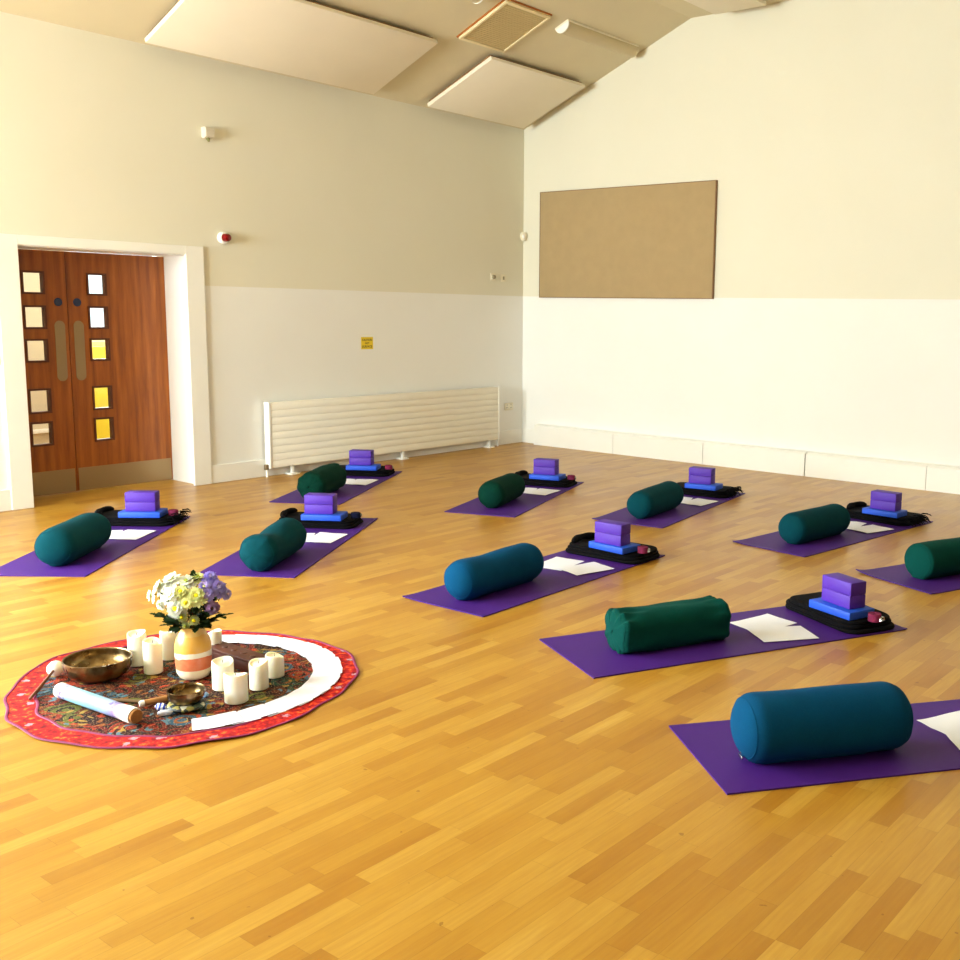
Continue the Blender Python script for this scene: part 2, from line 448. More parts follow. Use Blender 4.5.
# local frame: x up the slope, y along the room, z out of the slope into the room (a proper rotation needs y flipped)
def slope_thing(name, label, cat, s, y):
    o = thing(name, label, cat)
    o.matrix_world = Matrix.Translation((s*math.cos(PH), y, 3.70+s*math.sin(PH))) @ Matrix(((math.cos(PH), 0, math.sin(PH)), (0, -1, 0), (math.sin(PH), 0, -math.cos(PH)))).to_4x4()
    return o
def heat_panel(o, hx, hy, d0=0.055, d1=0.093):
    obj('panel_face', B(-hx, hx, -hy, hy, d0, d1, bev=.004), PANELW, o)
    bm = bmesh.new()
    box(bm, -hx+.02, hx-.02, -hy+.02, hy-.02, 0.03, d0+.001)
    tag(obj('backing_frame', bm, plain('rust_brown', srgb(140, 96, 46), 0.7), o, False), 'thin brown backing frame')
    for sx in (-.6, .6):
        for sy in (-.6, .6):
            bm = bmesh.new(); tube(bm, [(hx*sx, hy*sy, 0), (hx*sx, hy*sy, 0.032)], .012, 8); obj('bracket', bm, STEEL, o)
o = slope_thing('ceiling_panel', 'largest white rectangular ceiling panel, above the doors and radiator', 'ceiling panel', 0.628, -3.643); heat_panel(o, .482, 1.19)
o = slope_thing('ceiling_panel', 'white ceiling panel touching the corner of the room on the sloping ceiling', 'ceiling panel', 0.628, -0.965); heat_panel(o, .482, .755)
o = thing('ceiling_panel', 'white ceiling panel under the flat ridge, cut off by the top edge', 'ceiling panel', (3.0, -1.07, TH), (PI, 0, 0)); heat_panel(o, .285, .80)
# vent hatch
o = slope_thing('ceiling_vent', 'square beige grille vent with orange-brown frame between the ceiling panels', 'vent', 1.50, -1.90)
bm = bmesh.new(); hx, hy = .325, .315
bm2 = bmesh.new()
box(bm2, -hx, hx, -hy, -hy+.03, 0, .035, bev=.003); box(bm2, -hx, hx, hy-.03, hy, 0, .035, bev=.003)
box(bm2, -hx, -hx+.03, -hy+.03, hy-.03, 0, .035, bev=.003); box(bm2, hx-.03, hx, -hy+.03, hy-.03, 0, .035, bev=.003)
obj('frame', bm2, plain('cream_frame', srgb(232, 214, 168), 0.5), o)
box(bm, -hx-.012, hx+.012, -hy-.012, hy+.012, 0, .012)
tag(obj('back_frame', bm, plain('orange_wood', srgb(176, 100, 24), 0.6), o, False), 'orange-brown wooden back frame')
bm = bmesh.new()
box(bm, -hx+.03, hx-.03, -hy+.03, hy-.03, 0.012, 0.016)
for k in range(24):
    q = -hx+.035+k*(2*hx-.07)/23.5
    box(bm, q, q+.020, -hy+.03, hy-.03, .016, .026)
obj('grille', bm, plain('tan_grille', srgb(204, 182, 130), 0.7), o, False)
# fluorescent fittings
DIFF = plain('aged_diffuser', srgb(206, 190, 150), 0.5)
def batten(y0, y1, label):
    o = slope_thing('fluorescent_light', label, 'ceiling light', 1.765, (y0+y1)/2); L = (y1-y0)/2
    obj('base_tray', B(-.09, .09, -L, L, 0, .02, bev=.003), PANELW, o)
    pts = [(-.08, .02)] + [(-.08*math.cos(rad(a)), .02+.062*math.sin(rad(a))) for a in range(0, 181, 12)][1:-1] + [(.08, .02)]
    bm = bmesh.new(); prism(bm, pts, 'y', -L+.012, L-.012); obj('diffuser', bm, DIFF, o)
    pts2 = [(a*1.06, .02+(b-.02)*1.08) for a, b in pts]
    for s in (-1, 1):
        bm = bmesh.new(); prism(bm, pts2, 'y', s*L, s*(L-.013)); tag(obj('end_cap', bm, TRIM if (s > 0) == (y0 > -2) else DIFF, o), 'half-round end cap')  # caps differ: lit one white, other tan, light put into their colour
batten(-1.35, -0.15, 'half-round fluorescent batten light with white end cap, against the end wall')
batten(-3.70, -2.52, 'fluorescent batten light cut off by the top edge behind the grille vent')

# ------------------------------------------------------------------ wall fittings
FELT = fabric('pinboard_felt', srgb(176, 152, 112), 500, 0.06, 0.1, 0.1)
pb = thing('notice_board', 'large plain beige fabric notice board on the end wall', 'notice board', (1.47, -0.003, 2.357))
obj('felt_face', B(-1.18, 1.18, -0.035, 0.0, -.598, .602, bev=.003), FELT, pb)
bm = bmesh.new(); holed(bm, 'y', -.037, 0.0, -1.187, 1.187, -.605, .609, [(-1.18, 1.18, -.598, .602)])
tag(obj('edge_trim', bm, plain('board_edge', srgb(140, 104, 66), 0.6), pb, False), 'thin brown edge strip')

PLAST = plain('ivory_plastic', srgb(238, 230, 206), 0.4)
o = thing('motion_sensor', 'small white box-shaped sensor high on the wall above the doors', 'sensor', (0, -4.213, 3.06))
bm = bmesh.new(); prism(bm, [(0, -.03), (0, .055), (.06, .055), (.075, .03), (.07, -.025), (.03, -.04)], 'y', -.038, .038); obj('housing', bm, plain('grey_plastic', srgb(214, 206, 184), 0.5), o, False)
bm = bmesh.new(); tube(bm, [(.035, 0, -.035), (.045, .004, -.065)], [.02, .008], 12); obj('lens', bm, plain('olive_lens', srgb(120, 116, 60), 0.4), o)
o = thing('alarm_beacon', 'red round fire alarm beacon on a white base right of the doors', 'alarm', (0, -4.08, 2.19))
RY = Matrix.Rotation(PI/2, 4, 'Y')
bm = bmesh.new(); lathe(bm, [(0, 0), (.052, 0), (.052, .03), (.044, .042), (0, .042)], 32, RY); obj('base', bm, TRIM, o)
bm = bmesh.new(); lathe(bm, [(.036, .042), (.036, .075), (.03, .09), (.014, .097), (0, .098)], 32, RY); tag(obj('lens', bm, mat('red_lens', srgb(120, 6, 12), 0.2), o), 'deep red domed lens')
o = thing('dome_sensor', 'small white oval sensor high in the corner left of the notice board', 'sensor', (0.0, -0.0, 2.465))
bm = bmesh.new(); lathe(bm, [(0, -.055), (.03, -.045), (.042, -.01), (.042, .025), (.03, .05), (0, .055)], 24, Matrix.Translation((.03, -.03, 0)));
obj('housing', bm, PLAST, o); bm = bmesh.new(); lathe(bm, [(0, -.022), (.014, -.016), (.018, 0), (.014, .016), (0, .022)], 16, Matrix.Translation((.054, -.058, .0))); obj('lens', bm, TRIM, o)
def plate(name, label, cat, y, z, w, h, kind):
    o = thing(name, label, cat, (0, y, z))
    obj('plate', B(0, .009, -w/2, w/2, -h/2, h/2, bev=.003), PLAST, o)
    G = plain('grey_detail', srgb(150, 140, 112), 0.5)
    if kind == 'switch':
        obj('rocker', B(.009, .014, -w*.16, w*.16, -h*.22, h*.22, bev=.002), PLAST if name == 'light_switch' else G, o)
    if kind == 'knob':
        bm = bmesh.new(); lathe(bm, [(0, .009), (.026, .009), (.022, .03), (0, .032)], 24, RY); obj('dial', bm, G, o)
    if kind == 'socket':
        for s in (-1, 1):
            c = s*w*.24
            for (y0, y1, q0, q1) in ((-.004, .004, .012, .024), (-.015, -.006, -.016, -.009), (.006, .015, -.016, -.009)):
                obj('pin_hole', B(.009, .0098, c+y0, c+y1, q0, q1), mat('hole_black', (.02, .02, .02, 1), .6), o, False)
            obj('rocker', B(.009, .013, c-.008+s*.0, c+.008, .028, .042, bev=.001), PLAST, o)
    return o
plate('heating_control', 'small round-dial control on the wall near the corner, left one of a pair', 'control', -0.535, 1.975, .085, .085, 'knob')
plate('heating_control', 'small square grey control on the wall near the corner, right one of a pair', 'control', -0.362, 1.968, .075, .085, 'switch')
plate('power_socket', 'double ivory power socket on the wall right of the radiator', 'socket', -0.252, 0.452, .148, .088, 'socket')
plate('light_switch', 'white light switch left of the doors at the photo\'s left edge', 'switch', -6.035, 1.165, .088, .088, 'switch')
o = thing('warning_notice', 'small square yellow warning notice on the wall above the radiator', 'sign', (0, -2.437, 1.238))
tag(obj('notice_sheet', B(0, .002, -.078, .078, -.062, .062), mat('notice_yellow', srgb(238, 208, 20), 0.5), o, False), 'yellow sheet')
def text_mesh(s, size):
    cu = bpy.data.curves.new('t', 'FONT'); cu.body = s; cu.size = size; cu.align_x = 'CENTER'; cu.extrude = 0.0006; cu.resolution_u = 3
    cu.offset = size*.015
    to = bpy.data.objects.new('t', cu); COL.objects.link(to); bpy.context.view_layer.update()
    me = bpy.data.meshes.new_from_object(to.evaluated_get(bpy.context.evaluated_depsgraph_get()))
    bpy.data.objects.remove(to); return me
INK = mat('notice_ink', srgb(70, 55, 10), 0.6)
for s, sz, zz in (('CAUTION', .030, .022), ('HOT', .026, -.010), ('SURFACE', .032, -.046)):
    me = text_mesh(s, sz); me.name = 'lettering'; me.materials.append(INK)
    me.transform(Matrix(((0, 0, 1, .0022), (1, 0, 0, 0), (0, 1, 0, zz), (0, 0, 0, 1))))
    q = bpy.data.objects.new('lettering', me); COL.objects.link(q); q.parent = o

# ------------------------------------------------------------------ yoga places
MATP = plain('mat_purple', srgb(66, 20, 122), 0.62, 0.07, 5, spec=.3)
_t = NT(MATP); _t.bump(_t.noise(_t.obj(), 420, 2), 0.25, 0.001)
BLK = fabric('black_wool', srgb(13, 12, 15), 300, 0.4, 0.5, 0.15)
PAPER = plain('white_paper', srgb(240, 243, 255), 0.7, 0.01)
BLUE = plain('blue_foam', srgb(2, 74, 200), 0.6, 0.05, 30)
PURP = plain('purple_foam', srgb(74, 26, 160), 0.6, 0.05, 30)
PINK = fabric('pink_cotton', srgb(120, 40, 72), 400, 0.2, 0.3, 0.3)
NAVY = fabric('navy_cotton', srgb(20, 24, 52), 400, 0.2, 0.3, 0.3)
STL = mat('ring_steel', srgb(200, 200, 200), 0.25, 1.0)
TEALB = fabric('teal_blue_cotton', srgb(2, 66, 104), 220, 0.12, 0.25, 0.35)
TEALG = fabric('teal_green_cotton', srgb(2, 64, 58), 220, 0.12, 0.25, 0.35)
TEALD = fabric('bottle_green_cotton', srgb(2, 48, 38), 220, 0.12, 0.25, 0.35)
TEALM = fabric('petrol_cotton', srgb(2, 60, 70), 220, 0.12, 0.25, 0.35)

PLACES = {
 'A': (6.764, -6.742, .908), 'B': (5.740, -6.131, 1.108), 'C': (4.734, -5.763, 1.596), 'D': (3.083, -3.634, 1.927), 'E': (4.181, -3.213, 1.729),
 'F': (5.418, -3.370, 1.439), 'G': (6.404, -3.747, 1.199), 'H': (2.390, -6.670, 2.257), 'I': (3.331, -5.896, 2.147), 'J': (1.674, -4.193, 2.117)}
WHERE = {
 'A': 'nearest the camera', 'B': 'in the second row at right', 'C': 'in the middle of the floor', 'D': 'right of the radiator', 'E': 'below the notice board',
 'F': 'at right before the end wall', 'G': 'cut off by the right edge', 'H': 'before the wooden doors', 'I': 'behind the flower vase', 'J': 'beside the radiator'}
MW, ML, MT = 0.60, 1.81, 0.006
def W(k, u, w, z=0.0):
    x, y, th = PLACES[k]
    return Vector((x+u*math.cos(th)-w*math.sin(th), y+u*math.sin(th)+w*math.cos(th), z))
CURL = {'G': .014, 'F': .008, 'E': .008, 'C': .006}
for k in PLACES:
    bm = bmesh.new(); nu, nw = 60, 20
    top = [[None]*(nw+1) for _ in range(nu+1)]; bot = [[None]*(nw+1) for _ in range(nu+1)]
    for i in range(nu+1):
        for j in range(nw+1):
            u, w = ML*i/nu, MW*j/nw; z = 0
            if k in CURL:
                d = math.hypot(u, MW-w); z += CURL[k]*max(0, 1-d/.16)**2
                z += CURL[k]*.25*max(0, 1-u/.05)**2
            d2 = math.hypot(ML-u, w); z += .004*max(0, 1-d2/.05)**2
            top[i][j] = bm.verts.new((u, w, z+MT)); bot[i][j] = bm.verts.new((u, w, z+.0002))
    for i in range(nu):
        for j in range(nw):
            bm.faces.new((top[i][j], top[i+1][j], top[i+1][j+1], top[i][j+1])); bm.faces.new((bot[i][j], bot[i][j+1], bot[i+1][j+1], bot[i+1][j]))
    for i in range(nu):
        bm.faces.new((top[i][0], bot[i][0], bot[i+1][0], top[i+1][0])); bm.faces.new((top[i][nw], top[i+1][nw], bot[i+1][nw], bot[i][nw]))
    for j in range(nw):
        bm.faces.new((top[0][j], top[0][j+1], bot[0][j+1], bot[0][j])); bm.faces.new((top[nu][j], bot[nu][j], bot[nu][j+1], top[nu][j+1]))
    o = obj('yoga_mat', bm, MATP, loc=W(k, 0, 0), rot=(0, 0, PLACES[k][2]))
    tag(o, 'purple yoga mat '+WHERE[k], 'yoga mat', 'purple yoga mats')

# bolster: u along its length
def bolster(k, label, m, u0, u1, wc, r, ang=0.0, ex=2.0, dent=0.0, squash=0.95, wr=0.0, endr=0.32, bulge=.35, seed=1, taper=0.0):
    L = u1-u0
    o = thing('bolster', label, 'bolster', W(k, (u0+u1)/2, wc, MT), (0, 0, PLACES[k][2]+ang), 'round bolsters on the yoga mats')
    SEG = 72
    def ringpts(x, s, rr):
        pts = []
        for i in range(SEG):
            a = 2*PI*i/SEG; c, sn = math.cos(a), math.sin(a)
            q = (abs(c)**ex+abs(sn)**ex)**(-1/ex)
            y, z = rr*q*c, rr*q*sn*squash
            t = (x/L)   # -.5..+.5
            z -= dent*max(0, sn)*math.exp(-((t+.12)/.16)**2)
            y *= 1-dent*1.2*math.exp(-((t+.12)/.16)**2)
            if wr:
                e = min(1, max(0, (abs(t)-.18)/.3))
                z += wr*e*noise.noise(Vector((x*9, a*3.1, seed)))*1.3 + wr*.5*noise.noise(Vector((x*5, a*1.2, seed+9)))
                y += wr*e*math.sin(a*7+seed+noise.noise(Vector((x*8, a, seed)))*3)*.4
            z += .004*noise.noise(Vector((x*4, a, seed*3)))
            z = z+r*squash
            if z < .012: z = .0015+max(0, z)*.25     # settles on the mat
            pts.append((x, y, z))
        return pts
    bm = bmesh.new(); rings = []
    cap = r*endr; pn = 2.3
    def dome(sg): return r*max(0, 1-sg**pn)**(1/pn)
    sj = (1-.86**pn)**(1/pn)
    inner = L/2-cap
    half = [(inner+cap*sj*i/8, dome(sj*i/8)) for i in range(9)]
    mid = [(-inner+2*inner*i/40, r) for i in range(1, 40)]
    prof = [(-x, q) for x, q in half[::-1]]+mid+half
    prof = [(x, q*(1-taper*(x/L))) for x, q in prof]
    for x, q in prof: rings.append([bm.verts.new(p) for p in ringpts(x, 0, q)])
    for A, Bv in zip(rings, rings[1:]):
        for i in range(SEG):
            j = (i+1) % SEG; bm.faces.new((A[i], A[j], Bv[j], Bv[i]))
    obj('cover', bm, m, o)
    er = cap*(1-sj)
    for sgn in (-1, 1):
        bm = bmesh.new(); R_ = []
        for q in range(12):
            a = sj+(1-sj)*math.sin(PI/2*q/11.3); x = sgn*(inner+cap*a)
            R_.append([bm.verts.new(p) for p in ringpts(x, 0, dome(a))])
        for A, Bv in zip(R_, R_[1:]):
            for i in range(SEG):
                j = (i+1) % SEG; bm.faces.new((A[i], A[j], Bv[j], Bv[i]))
        bm.faces.new(R_[-1]); obj('end_panel', bm, m, o)
    # stitched seam round each end
    for sgn in (-1, 1):
        bm = bmesh.new(); base = ringpts(sgn*(inner+cap*sj), 0, r*.862)
        n = len(base)
        rg = []
        for i in range(n):
            p = Vector(base[i]); c = Vector((p.x, 0, r*squash)); d = (p-c).normalized()
            rg.append([bm.verts.new(p+d*.002*math.cos(2*PI*t/5)+Vector((1, 0, 0))*.002*math.sin(2*PI*t/5)) for t in range(5)])
        for i in range(n):
            A, Bv = rg[i], rg[(i+1) % n]
            for t in range(5): bm.faces.new((A[t], A[(t+1) % 5], Bv[(t+1) % 5], Bv[t]))
        obj('seam', bm, m, o)
    return o
b = bolster('A', 'large blue-teal bolster nearest the camera on the lower right mat', TEALB, .12, .805, .232, .130, seed=1, endr=.7)
bm = bmesh.new(); box(bm, -.325, -.318, -.03, .005, .016, .030, bev=.002); obj('zip_pull', bm, STL, b)
bolster('B', 'squarish dark green bolster with creased pinched ends on the second-row right mat', TEALG, .235, .855, .285, .113, ex=3.2, squash=.86, wr=.018, endr=.35, seed=4)
bolster('C', 'blue-teal bolster with a slight dip on the mat in the middle of the floor', TEALB, .09, .81, .305, .119, dent=.010, seed=2, endr=.9)
bolster('D', 'dark green bolster on the mat behind the middle one, right of the radiator', TEALD, .20, .82, .31, .117, seed=3, endr=.8)
bolster('E', 'dark petrol bolster on the back mat below the notice board', TEALM, .14, .87, .29, .117, seed=5, endr=.9, taper=-.06)
bolster('F', 'dark petrol bolster on the right mat before the end wall', TEALM, .20, .90, .28, .117, seed=6, endr=.8)
bolster('G', 'dark green bolster cut off by the photo\'s right edge', TEALG, .18, .82, .285, .117, seed=7, endr=.35)
bolster('H', 'petrol bolster in front of the wooden doors at far left', TEALM, .15, .83, .272, .125, seed=8, endr=.9)
bolster('I', 'sagging green-teal bolster behind the flower vase', TEALM, .04, .70, .26, .121, dent=.028, seed=9, endr=.85, wr=.006)
bolster('J', 'dark green bolster with a slack cover beside the radiator', TEALD, .06, .74, .29, .125, seed=10, endr=.85, wr=.012)

# sheets of paper: two per place, fanned
def sheet(k, u, w, a, z, label, seed):
    bm = bmesh.new(); lu, lw = .297, .21; nu, nw = 12, 8; G = []; H = []
    for i in range(nu+1):
        r1, r2 = [], []
        for j in range(nw+1):
            x, y = lu*(i/nu-.5), lw*(j/nw-.5)
            zz = .0012+max(0, .006*noise.noise(Vector((x*5, y*5, seed*3.3))))+.008*max(0, abs(i/nu-.5)-.36)*abs(noise.noise(Vector((seed, j*.2, 1))))*6
            r1.append(bm.verts.new((x, y, zz))); r2.append(bm.verts.new((x, y, zz-.0009)))
        G.append(r1); H.append(r2)
    for i in range(nu):
        for j in range(nw):
            bm.faces.new((G[i][j], G[i+1][j], G[i+1][j+1], G[i][j+1])); bm.faces.new((H[i][j], H[i][j+1], H[i+1][j+1], H[i+1][j]))
    for i in range(nu):
        for j in (0, nw): bm.faces.new((G[i][j], G[i+1][j], H[i+1][j], H[i][j]))
    for j in range(nw):
        for i in (0, nu): bm.faces.new((G[i][j], G[i][j+1], H[i][j+1], H[i][j]))
    o = obj('paper_sheet', bm, PAPER, loc=W(k, u, w, z), rot=(0, 0, PLACES[k][2]+a))
    tag(o, label, 'paper', 'white paper sheets on the yoga mats')
PAP = {'A': [(1.15, .355, .22), (1.14, .165, -.22)], 'B': [(1.17, .375, .20), (1.15, .175, -.20)], 'C': [(1.17, .40, .12), (1.16, .18, -.28)],
 'D': [(1.15, .36, .2), (1.13, .17, -.15)], 'E': [(1.15, .37, .25), (1.13, .17, -.15)], 'F': [(1.17, .38, .25), (1.14, .17, -.2)],
 'H': [(1.12, .36, .25), (1.12, .17, -.1)], 'I': [(1.05, .36, .2), (1.06, .165, -.1)], 'J': [(1.08, .36, .2), (1.07, .17, -.1)]}
for n, (k, v) in enumerate(PAP.items()):
    for q, (u, w, a) in enumerate(v):
        sheet(k, u, w, a, MT+.0005+(.004 if q else 0), '%s white paper sheet of two on the mat %s' % (('left', 'right')[q], WHERE[k]), n*2+q+1)

# folded blankets with blocks and belts
def blanket(k, label, fringe=False, roll=True, seed=0, cu=1.585, cw=.315, lu=.34, lw=.59, ang=0.0):
    o = thing('folded_blanket', label, 'blanket', W(k, cu, cw, MT+.001), (0, 0, PLACES[k][2]+ang), 'folded black blankets at the far ends of the mats')
    bm = bmesh.new(); rnd = random.Random(seed)
    for i in range(3):
        slab(bm, lu*(1-.03*i)+rnd.uniform(-.01, .01), lw*(1-.02*i)+rnd.uniform(-.015, .015), 0.0210, .085, .0103, z0=i*.0197, amp=.006 if i == 2 else .003, fr=7, seed=seed+i, cx=rnd.uniform(-.008, .008), cy=rnd.uniform(-.01, .01))
    obj('folds', bm, BLK, o)
    if roll:
        bm = bmesh.new(); pts = []
        for i in range(13):
            t = i/12; pts.append((lu*.42-.30*t*0.9, lw*.38+.035*math.sin(t*3), .068+.012*math.sin(t*PI)))
        tube(bm, pts, [.010]+[.021+.003*math.sin(i) for i in range(11)]+[.010], 12); obj('turned_edge', bm, BLK, o)
    if fringe:
        bm = bmesh.new()
        for i in range(46):
            x = -lu*.46+lu*.92*i/45; z = rnd.uniform(.015, .075); l = rnd.uniform(.025, .06)
            tube(bm, [(x, -lw/2+.012, z), (x+rnd.uniform(-.01, .01), -lw/2-l*.5, z+rnd.uniform(-.002, .012)), (x+rnd.uniform(-.015, .015), -lw/2-l, max(.004, z-rnd.uniform(.0, .03)))], [.0045, .004, .002], 5)
        obj('fringe', bm, BLK, o)
    return o
BT = MT+.001+.0635
def block(name, label, k, u, w, z, lu, lw, h, a, m, cat):
    o = obj(name, B(-lu/2, lu/2, -lw/2, lw/2, 0, h, bev=.005), m, loc=W(k, u, w, z), rot=(0, 0, PLACES[k][2]+a))
    tag(o, label, cat, {'yoga_block': 'purple yoga blocks stacked in pairs'}.get(name, 'flat blue foam blocks on the blankets'))
def belt(k, label, u, w, z, m, a=0.0, r=.034):
    o = thing('yoga_belt', label, 'belt', W(k, u, w, z), (0, 0, PLACES[k][2]+a), 'rolled yoga belts on the blankets')
    bm = bmesh.new(); N = 150; T = 6; pts = []
    A = []
    for i in range(N+1):
        q = i/N; rr = .006+(r-.006)*q; an = 2*PI*T*q; A.append((rr*math.cos(an), rr*math.sin(an), rr, an))
    V = []
    th = (r-.006)/T*.42
    for x, y, rr, an in A:
        c, s = math.cos(an), math.sin(an)
        V.append([bm.verts.new(((rr-th)*c, (rr-th)*s, 0)), bm.verts.new(((rr+th)*c, (rr+th)*s, 0)), bm.verts.new(((rr+th)*c, (rr+th)*s, .038)), bm.verts.new(((rr-th)*c, (rr-th)*s, .038))])
    for P, Q in zip(V, V[1:]):
        for t in range(4): bm.faces.new((P[t], P[(t+1) % 4], Q[(t+1) % 4], Q[t]))
    bm.faces.new(V[0]); bm.faces.new(V[-1]); obj('webbing', bm, m, o)
    for dz in (0, .006):
        bm = bmesh.new(); pts = [(0, .019*math.cos(rad(t)), .019+.019*math.sin(rad(t))) for t in range(-90, 91, 15)]+[(0, 0, .0)]
        pts = [(r+.004+dz, -p[0]-.0+(p[1]*.0)+ (p[2]-.019), .019+(p[1]-.0095)) for p in pts]
        tube(bm, pts, .0022, 6); tag(obj('buckle_ring', bm, STL, o), 'steel D-shaped ring')
STK = {  # place: blanket args, blue (u,w,a), purple (u,w,a), belt
 'B': (dict(seed=1, roll=False, cu=1.61), (1.55, .215, .10), (1.56, .215, .06), (1.60, .015, PINK)),
 'C': (dict(seed=2, cu=1.615, cw=.295), (1.515, .208, -.12), (1.50, .214, -.03), (1.55, .01, PINK)),
 'D': (dict(seed=3), (1.50, .255, -.05), (1.50, .268, -.05), (1.54, .04, PINK)),
 'E': (dict(seed=4, roll=False, fringe=True, cw=.335), (1.50, .28, 0), (1.50, .30, 0), None),
 'F': (dict(seed=5, fringe=True, cw=.325), (1.48, .245, .05), (1.48, .238, .05), None),
 'H': (dict(seed=6, fringe=True), (1.50, .23, .02), (1.49, .228, .04), (1.54, .03, PINK)),
 'I': (dict(seed=7, cu=1.53, cw=.36), (1.43, .29, .02), (1.43, .315, 0), (1.50, .08, NAVY)),
 'J': (dict(seed=8, roll=False, cw=.33), (1.47, .28, .05), (1.48, .30, 0), (1.52, .05, PINK))}
for k, (bk, bl, pu, be) in STK.items():
    blanket(k, 'folded black blanket %son the mat %s' % ('with fringe ' if bk.get('fringe') else '', WHERE[k]), **bk)
    block('foam_block', 'flat blue foam block under purple blocks, '+WHERE[k], k, bl[0], bl[1], BT, .18, .295, .042, bl[2], BLUE, 'foam block')
    for q in range(2):
        block('yoga_block', '%s purple yoga block of the pair %s' % (('lower', 'upper')[q], WHERE[k]), k, pu[0], pu[1], BT+.0422+.0692*q, .11, .212, .069, pu[2]+(.0, .015)[q], PURP, 'yoga block')
    if be: belt(k, '%s rolled yoga belt beside the blue block %s' % ('pink' if be[2] is PINK else 'dark navy', WHERE[k]), be[0], be[1], BT, be[2], a=-1.2)

# ------------------------------------------------------------------ altar cloth
TC = Vector((4.416, -7.271, 0))
RT = [(-165, .744), (-139, .700), (-114, .683), (-85, .69), (-63, .699), (-33, .712), (-11, .712), (16, .684), (54, .718), (73, .713), (100, .685), (127, .682), (149, .703), (172, .735)]
def redge(a):
    a = (math.degrees(a)+180) % 360-180
    pts = RT; n = len(pts)
    for i in range(n):
        a0, r0 = pts[i]; a1, r1 = pts[(i+1) % n]
        if i == n-1: a1 += 360
        aa = a if a >= a0 or i < n-1 else a+360
        if i == n-1 and a < pts[0][0]: aa = a+360
        if a0 <= aa <= a1:
            t = (aa-a0)/(a1-a0); t = t*t*(3-2*t); return r0+(r1-r0)*t+.005*math.sin(math.radians(a)*17)+.012*noise.noise(Vector((math.cos(rad(a))*3.2, math.sin(rad(a))*3.2, 1.7)))
    return .7
def cloth_z(r, a):
    z = .0035+.0016*noise.noise(Vector((r*math.cos(a)*9, r*math.sin(a)*9, 0)))
    f = max(0, (r-.60)/.1)
    z += f*.006*max(0, noise.noise(Vector((math.cos(a)*4, math.sin(a)*4, 3)))+.15)
    return z
def ringcloth(bm, f0, f1, n, dz=0.0, seg=220):
    rings = []
    for i in range(n+1):
        ring = []
        for k in range(seg):
            a = 2*PI*k/seg; re = redge(a); r = f0(re)+(f1(re)-f0(re))*i/n
            ring.append(bm.verts.new((r*math.cos(a), r*math.sin(a), cloth_z(r, a)+dz)))
        rings.append(ring)
    for A, Bv in zip(rings, rings[1:]):
        for k in range(seg):
            j = (k+1) % seg; bm.faces.new((A[k], A[j], Bv[j], Bv[k]))
    return rings
def tapestry_mat():
    m = mat('embroidered_cloth', rough=0.9, spec=.15); t = NT(m); o = t.obj()
    nz = t.n('ShaderNodeTexNoise'); nz.inputs['Scale'].default_value = 9; t.l(o, nz.inputs['Vector'])
    vm = t.n('ShaderNodeVectorMath', operation='MULTIPLY_ADD'); t.l(nz.outputs['Color'], vm.inputs[0]); vm.inputs[1].default_value = (.06, .06, 0); t.l(o, vm.inputs[2])
    def vor(scale, feat='F1'):
        v = t.n('ShaderNodeTexVoronoi', feature=feat, voronoi_dimensions='2D'); v.inputs['Scale'].default_value = scale; t.l(vm.outputs[0], v.inputs['Vector']); return v
    v1 = vor(8.5); v2 = vor(34); v3 = vor(90)
    c1 = t.n('ShaderNodeSeparateColor'); t.l(v1.outputs['Color'], c1.inputs[0])
    c2 = t.n('ShaderNodeSeparateColor'); t.l(v2.outputs['Color'], c2.inputs[0])
    pal = t.ramp(c1.outputs[0], [(0, srgb(50, 20, 14)), (.18, srgb(110, 24, 16)), (.40, srgb(50, 90, 112)), (.46, srgb(96, 42, 18)), (.64, srgb(96, 100, 36)), (.76, srgb(150, 44, 22)), (.92, srgb(34, 70, 52))], 'CONSTANT')
    det = t.ramp(c2.outputs[1], [(0, srgb(30, 16, 14)), (.3, srgb(150, 84, 32)), (.42, srgb(60, 20, 16)), (.6, srgb(176, 140, 60)), (.68, srgb(40, 30, 24)), (.82, srgb(190, 60, 30)), (.93, srgb(86, 130, 150))], 'CONSTANT')
    rg = t.m('FRACT', t.m('MULTIPLY', v1.outputs['Distance'], 3.4))
    c = t.mix(t.m('GREATER_THAN', rg, 0.52), pal, det)
    fl = t.m('LESS_THAN', v3.outputs['Distance'], 0.16)
    c = t.mix(t.m('MULTIPLY', fl, .7), c, srgb(206, 170, 120))
    c = t.mix(t.m('MULTIPLY', t.noise(o, 130, 2), .55), c, srgb(24, 12, 10))
    t.l(c, t.b.inputs['Base Color']); t.bump(t.noise(o, 240, 2), .4, .002)
    return m
def border_mat():
    m = mat('red_border_cloth', rough=0.85, spec=.2); t = NT(m); o = t.obj()
    n = t.noise(o, 38, 4, .6); n2 = t.noise(o, 90, 2)
    c = t.ramp(n, [(.3, srgb(96, 4, 16)), (.46, srgb(160, 12, 16)), (.56, srgb(200, 32, 18)), (.66, srgb(228, 110, 36))])
    v = t.n('ShaderNodeTexVoronoi', voronoi_dimensions='2D'); v.inputs['Scale'].default_value = 7; t.l(o, v.inputs['Vector'])
    f = t.m('LESS_THAN', t.m('ADD', v.outputs['Distance'], t.m('MULTIPLY', n2, .25)), .22)
    c = t.mix(t.m('MULTIPLY', f, .8), c, srgb(176, 150, 166))
    t.l(c, t.b.inputs['Base Color']); t.bump(n2, .4, .002)
    return m
cl = thing('altar_cloth', 'round embroidered cloth with red border spread on the wooden floor', 'cloth', TC)
bm = bmesh.new(); rr = ringcloth(bm, lambda e: .004, lambda e: e-.105, 36); bm.faces.new(rr[0])
obj('embroidered_centre', bm, tapestry_mat(), cl)
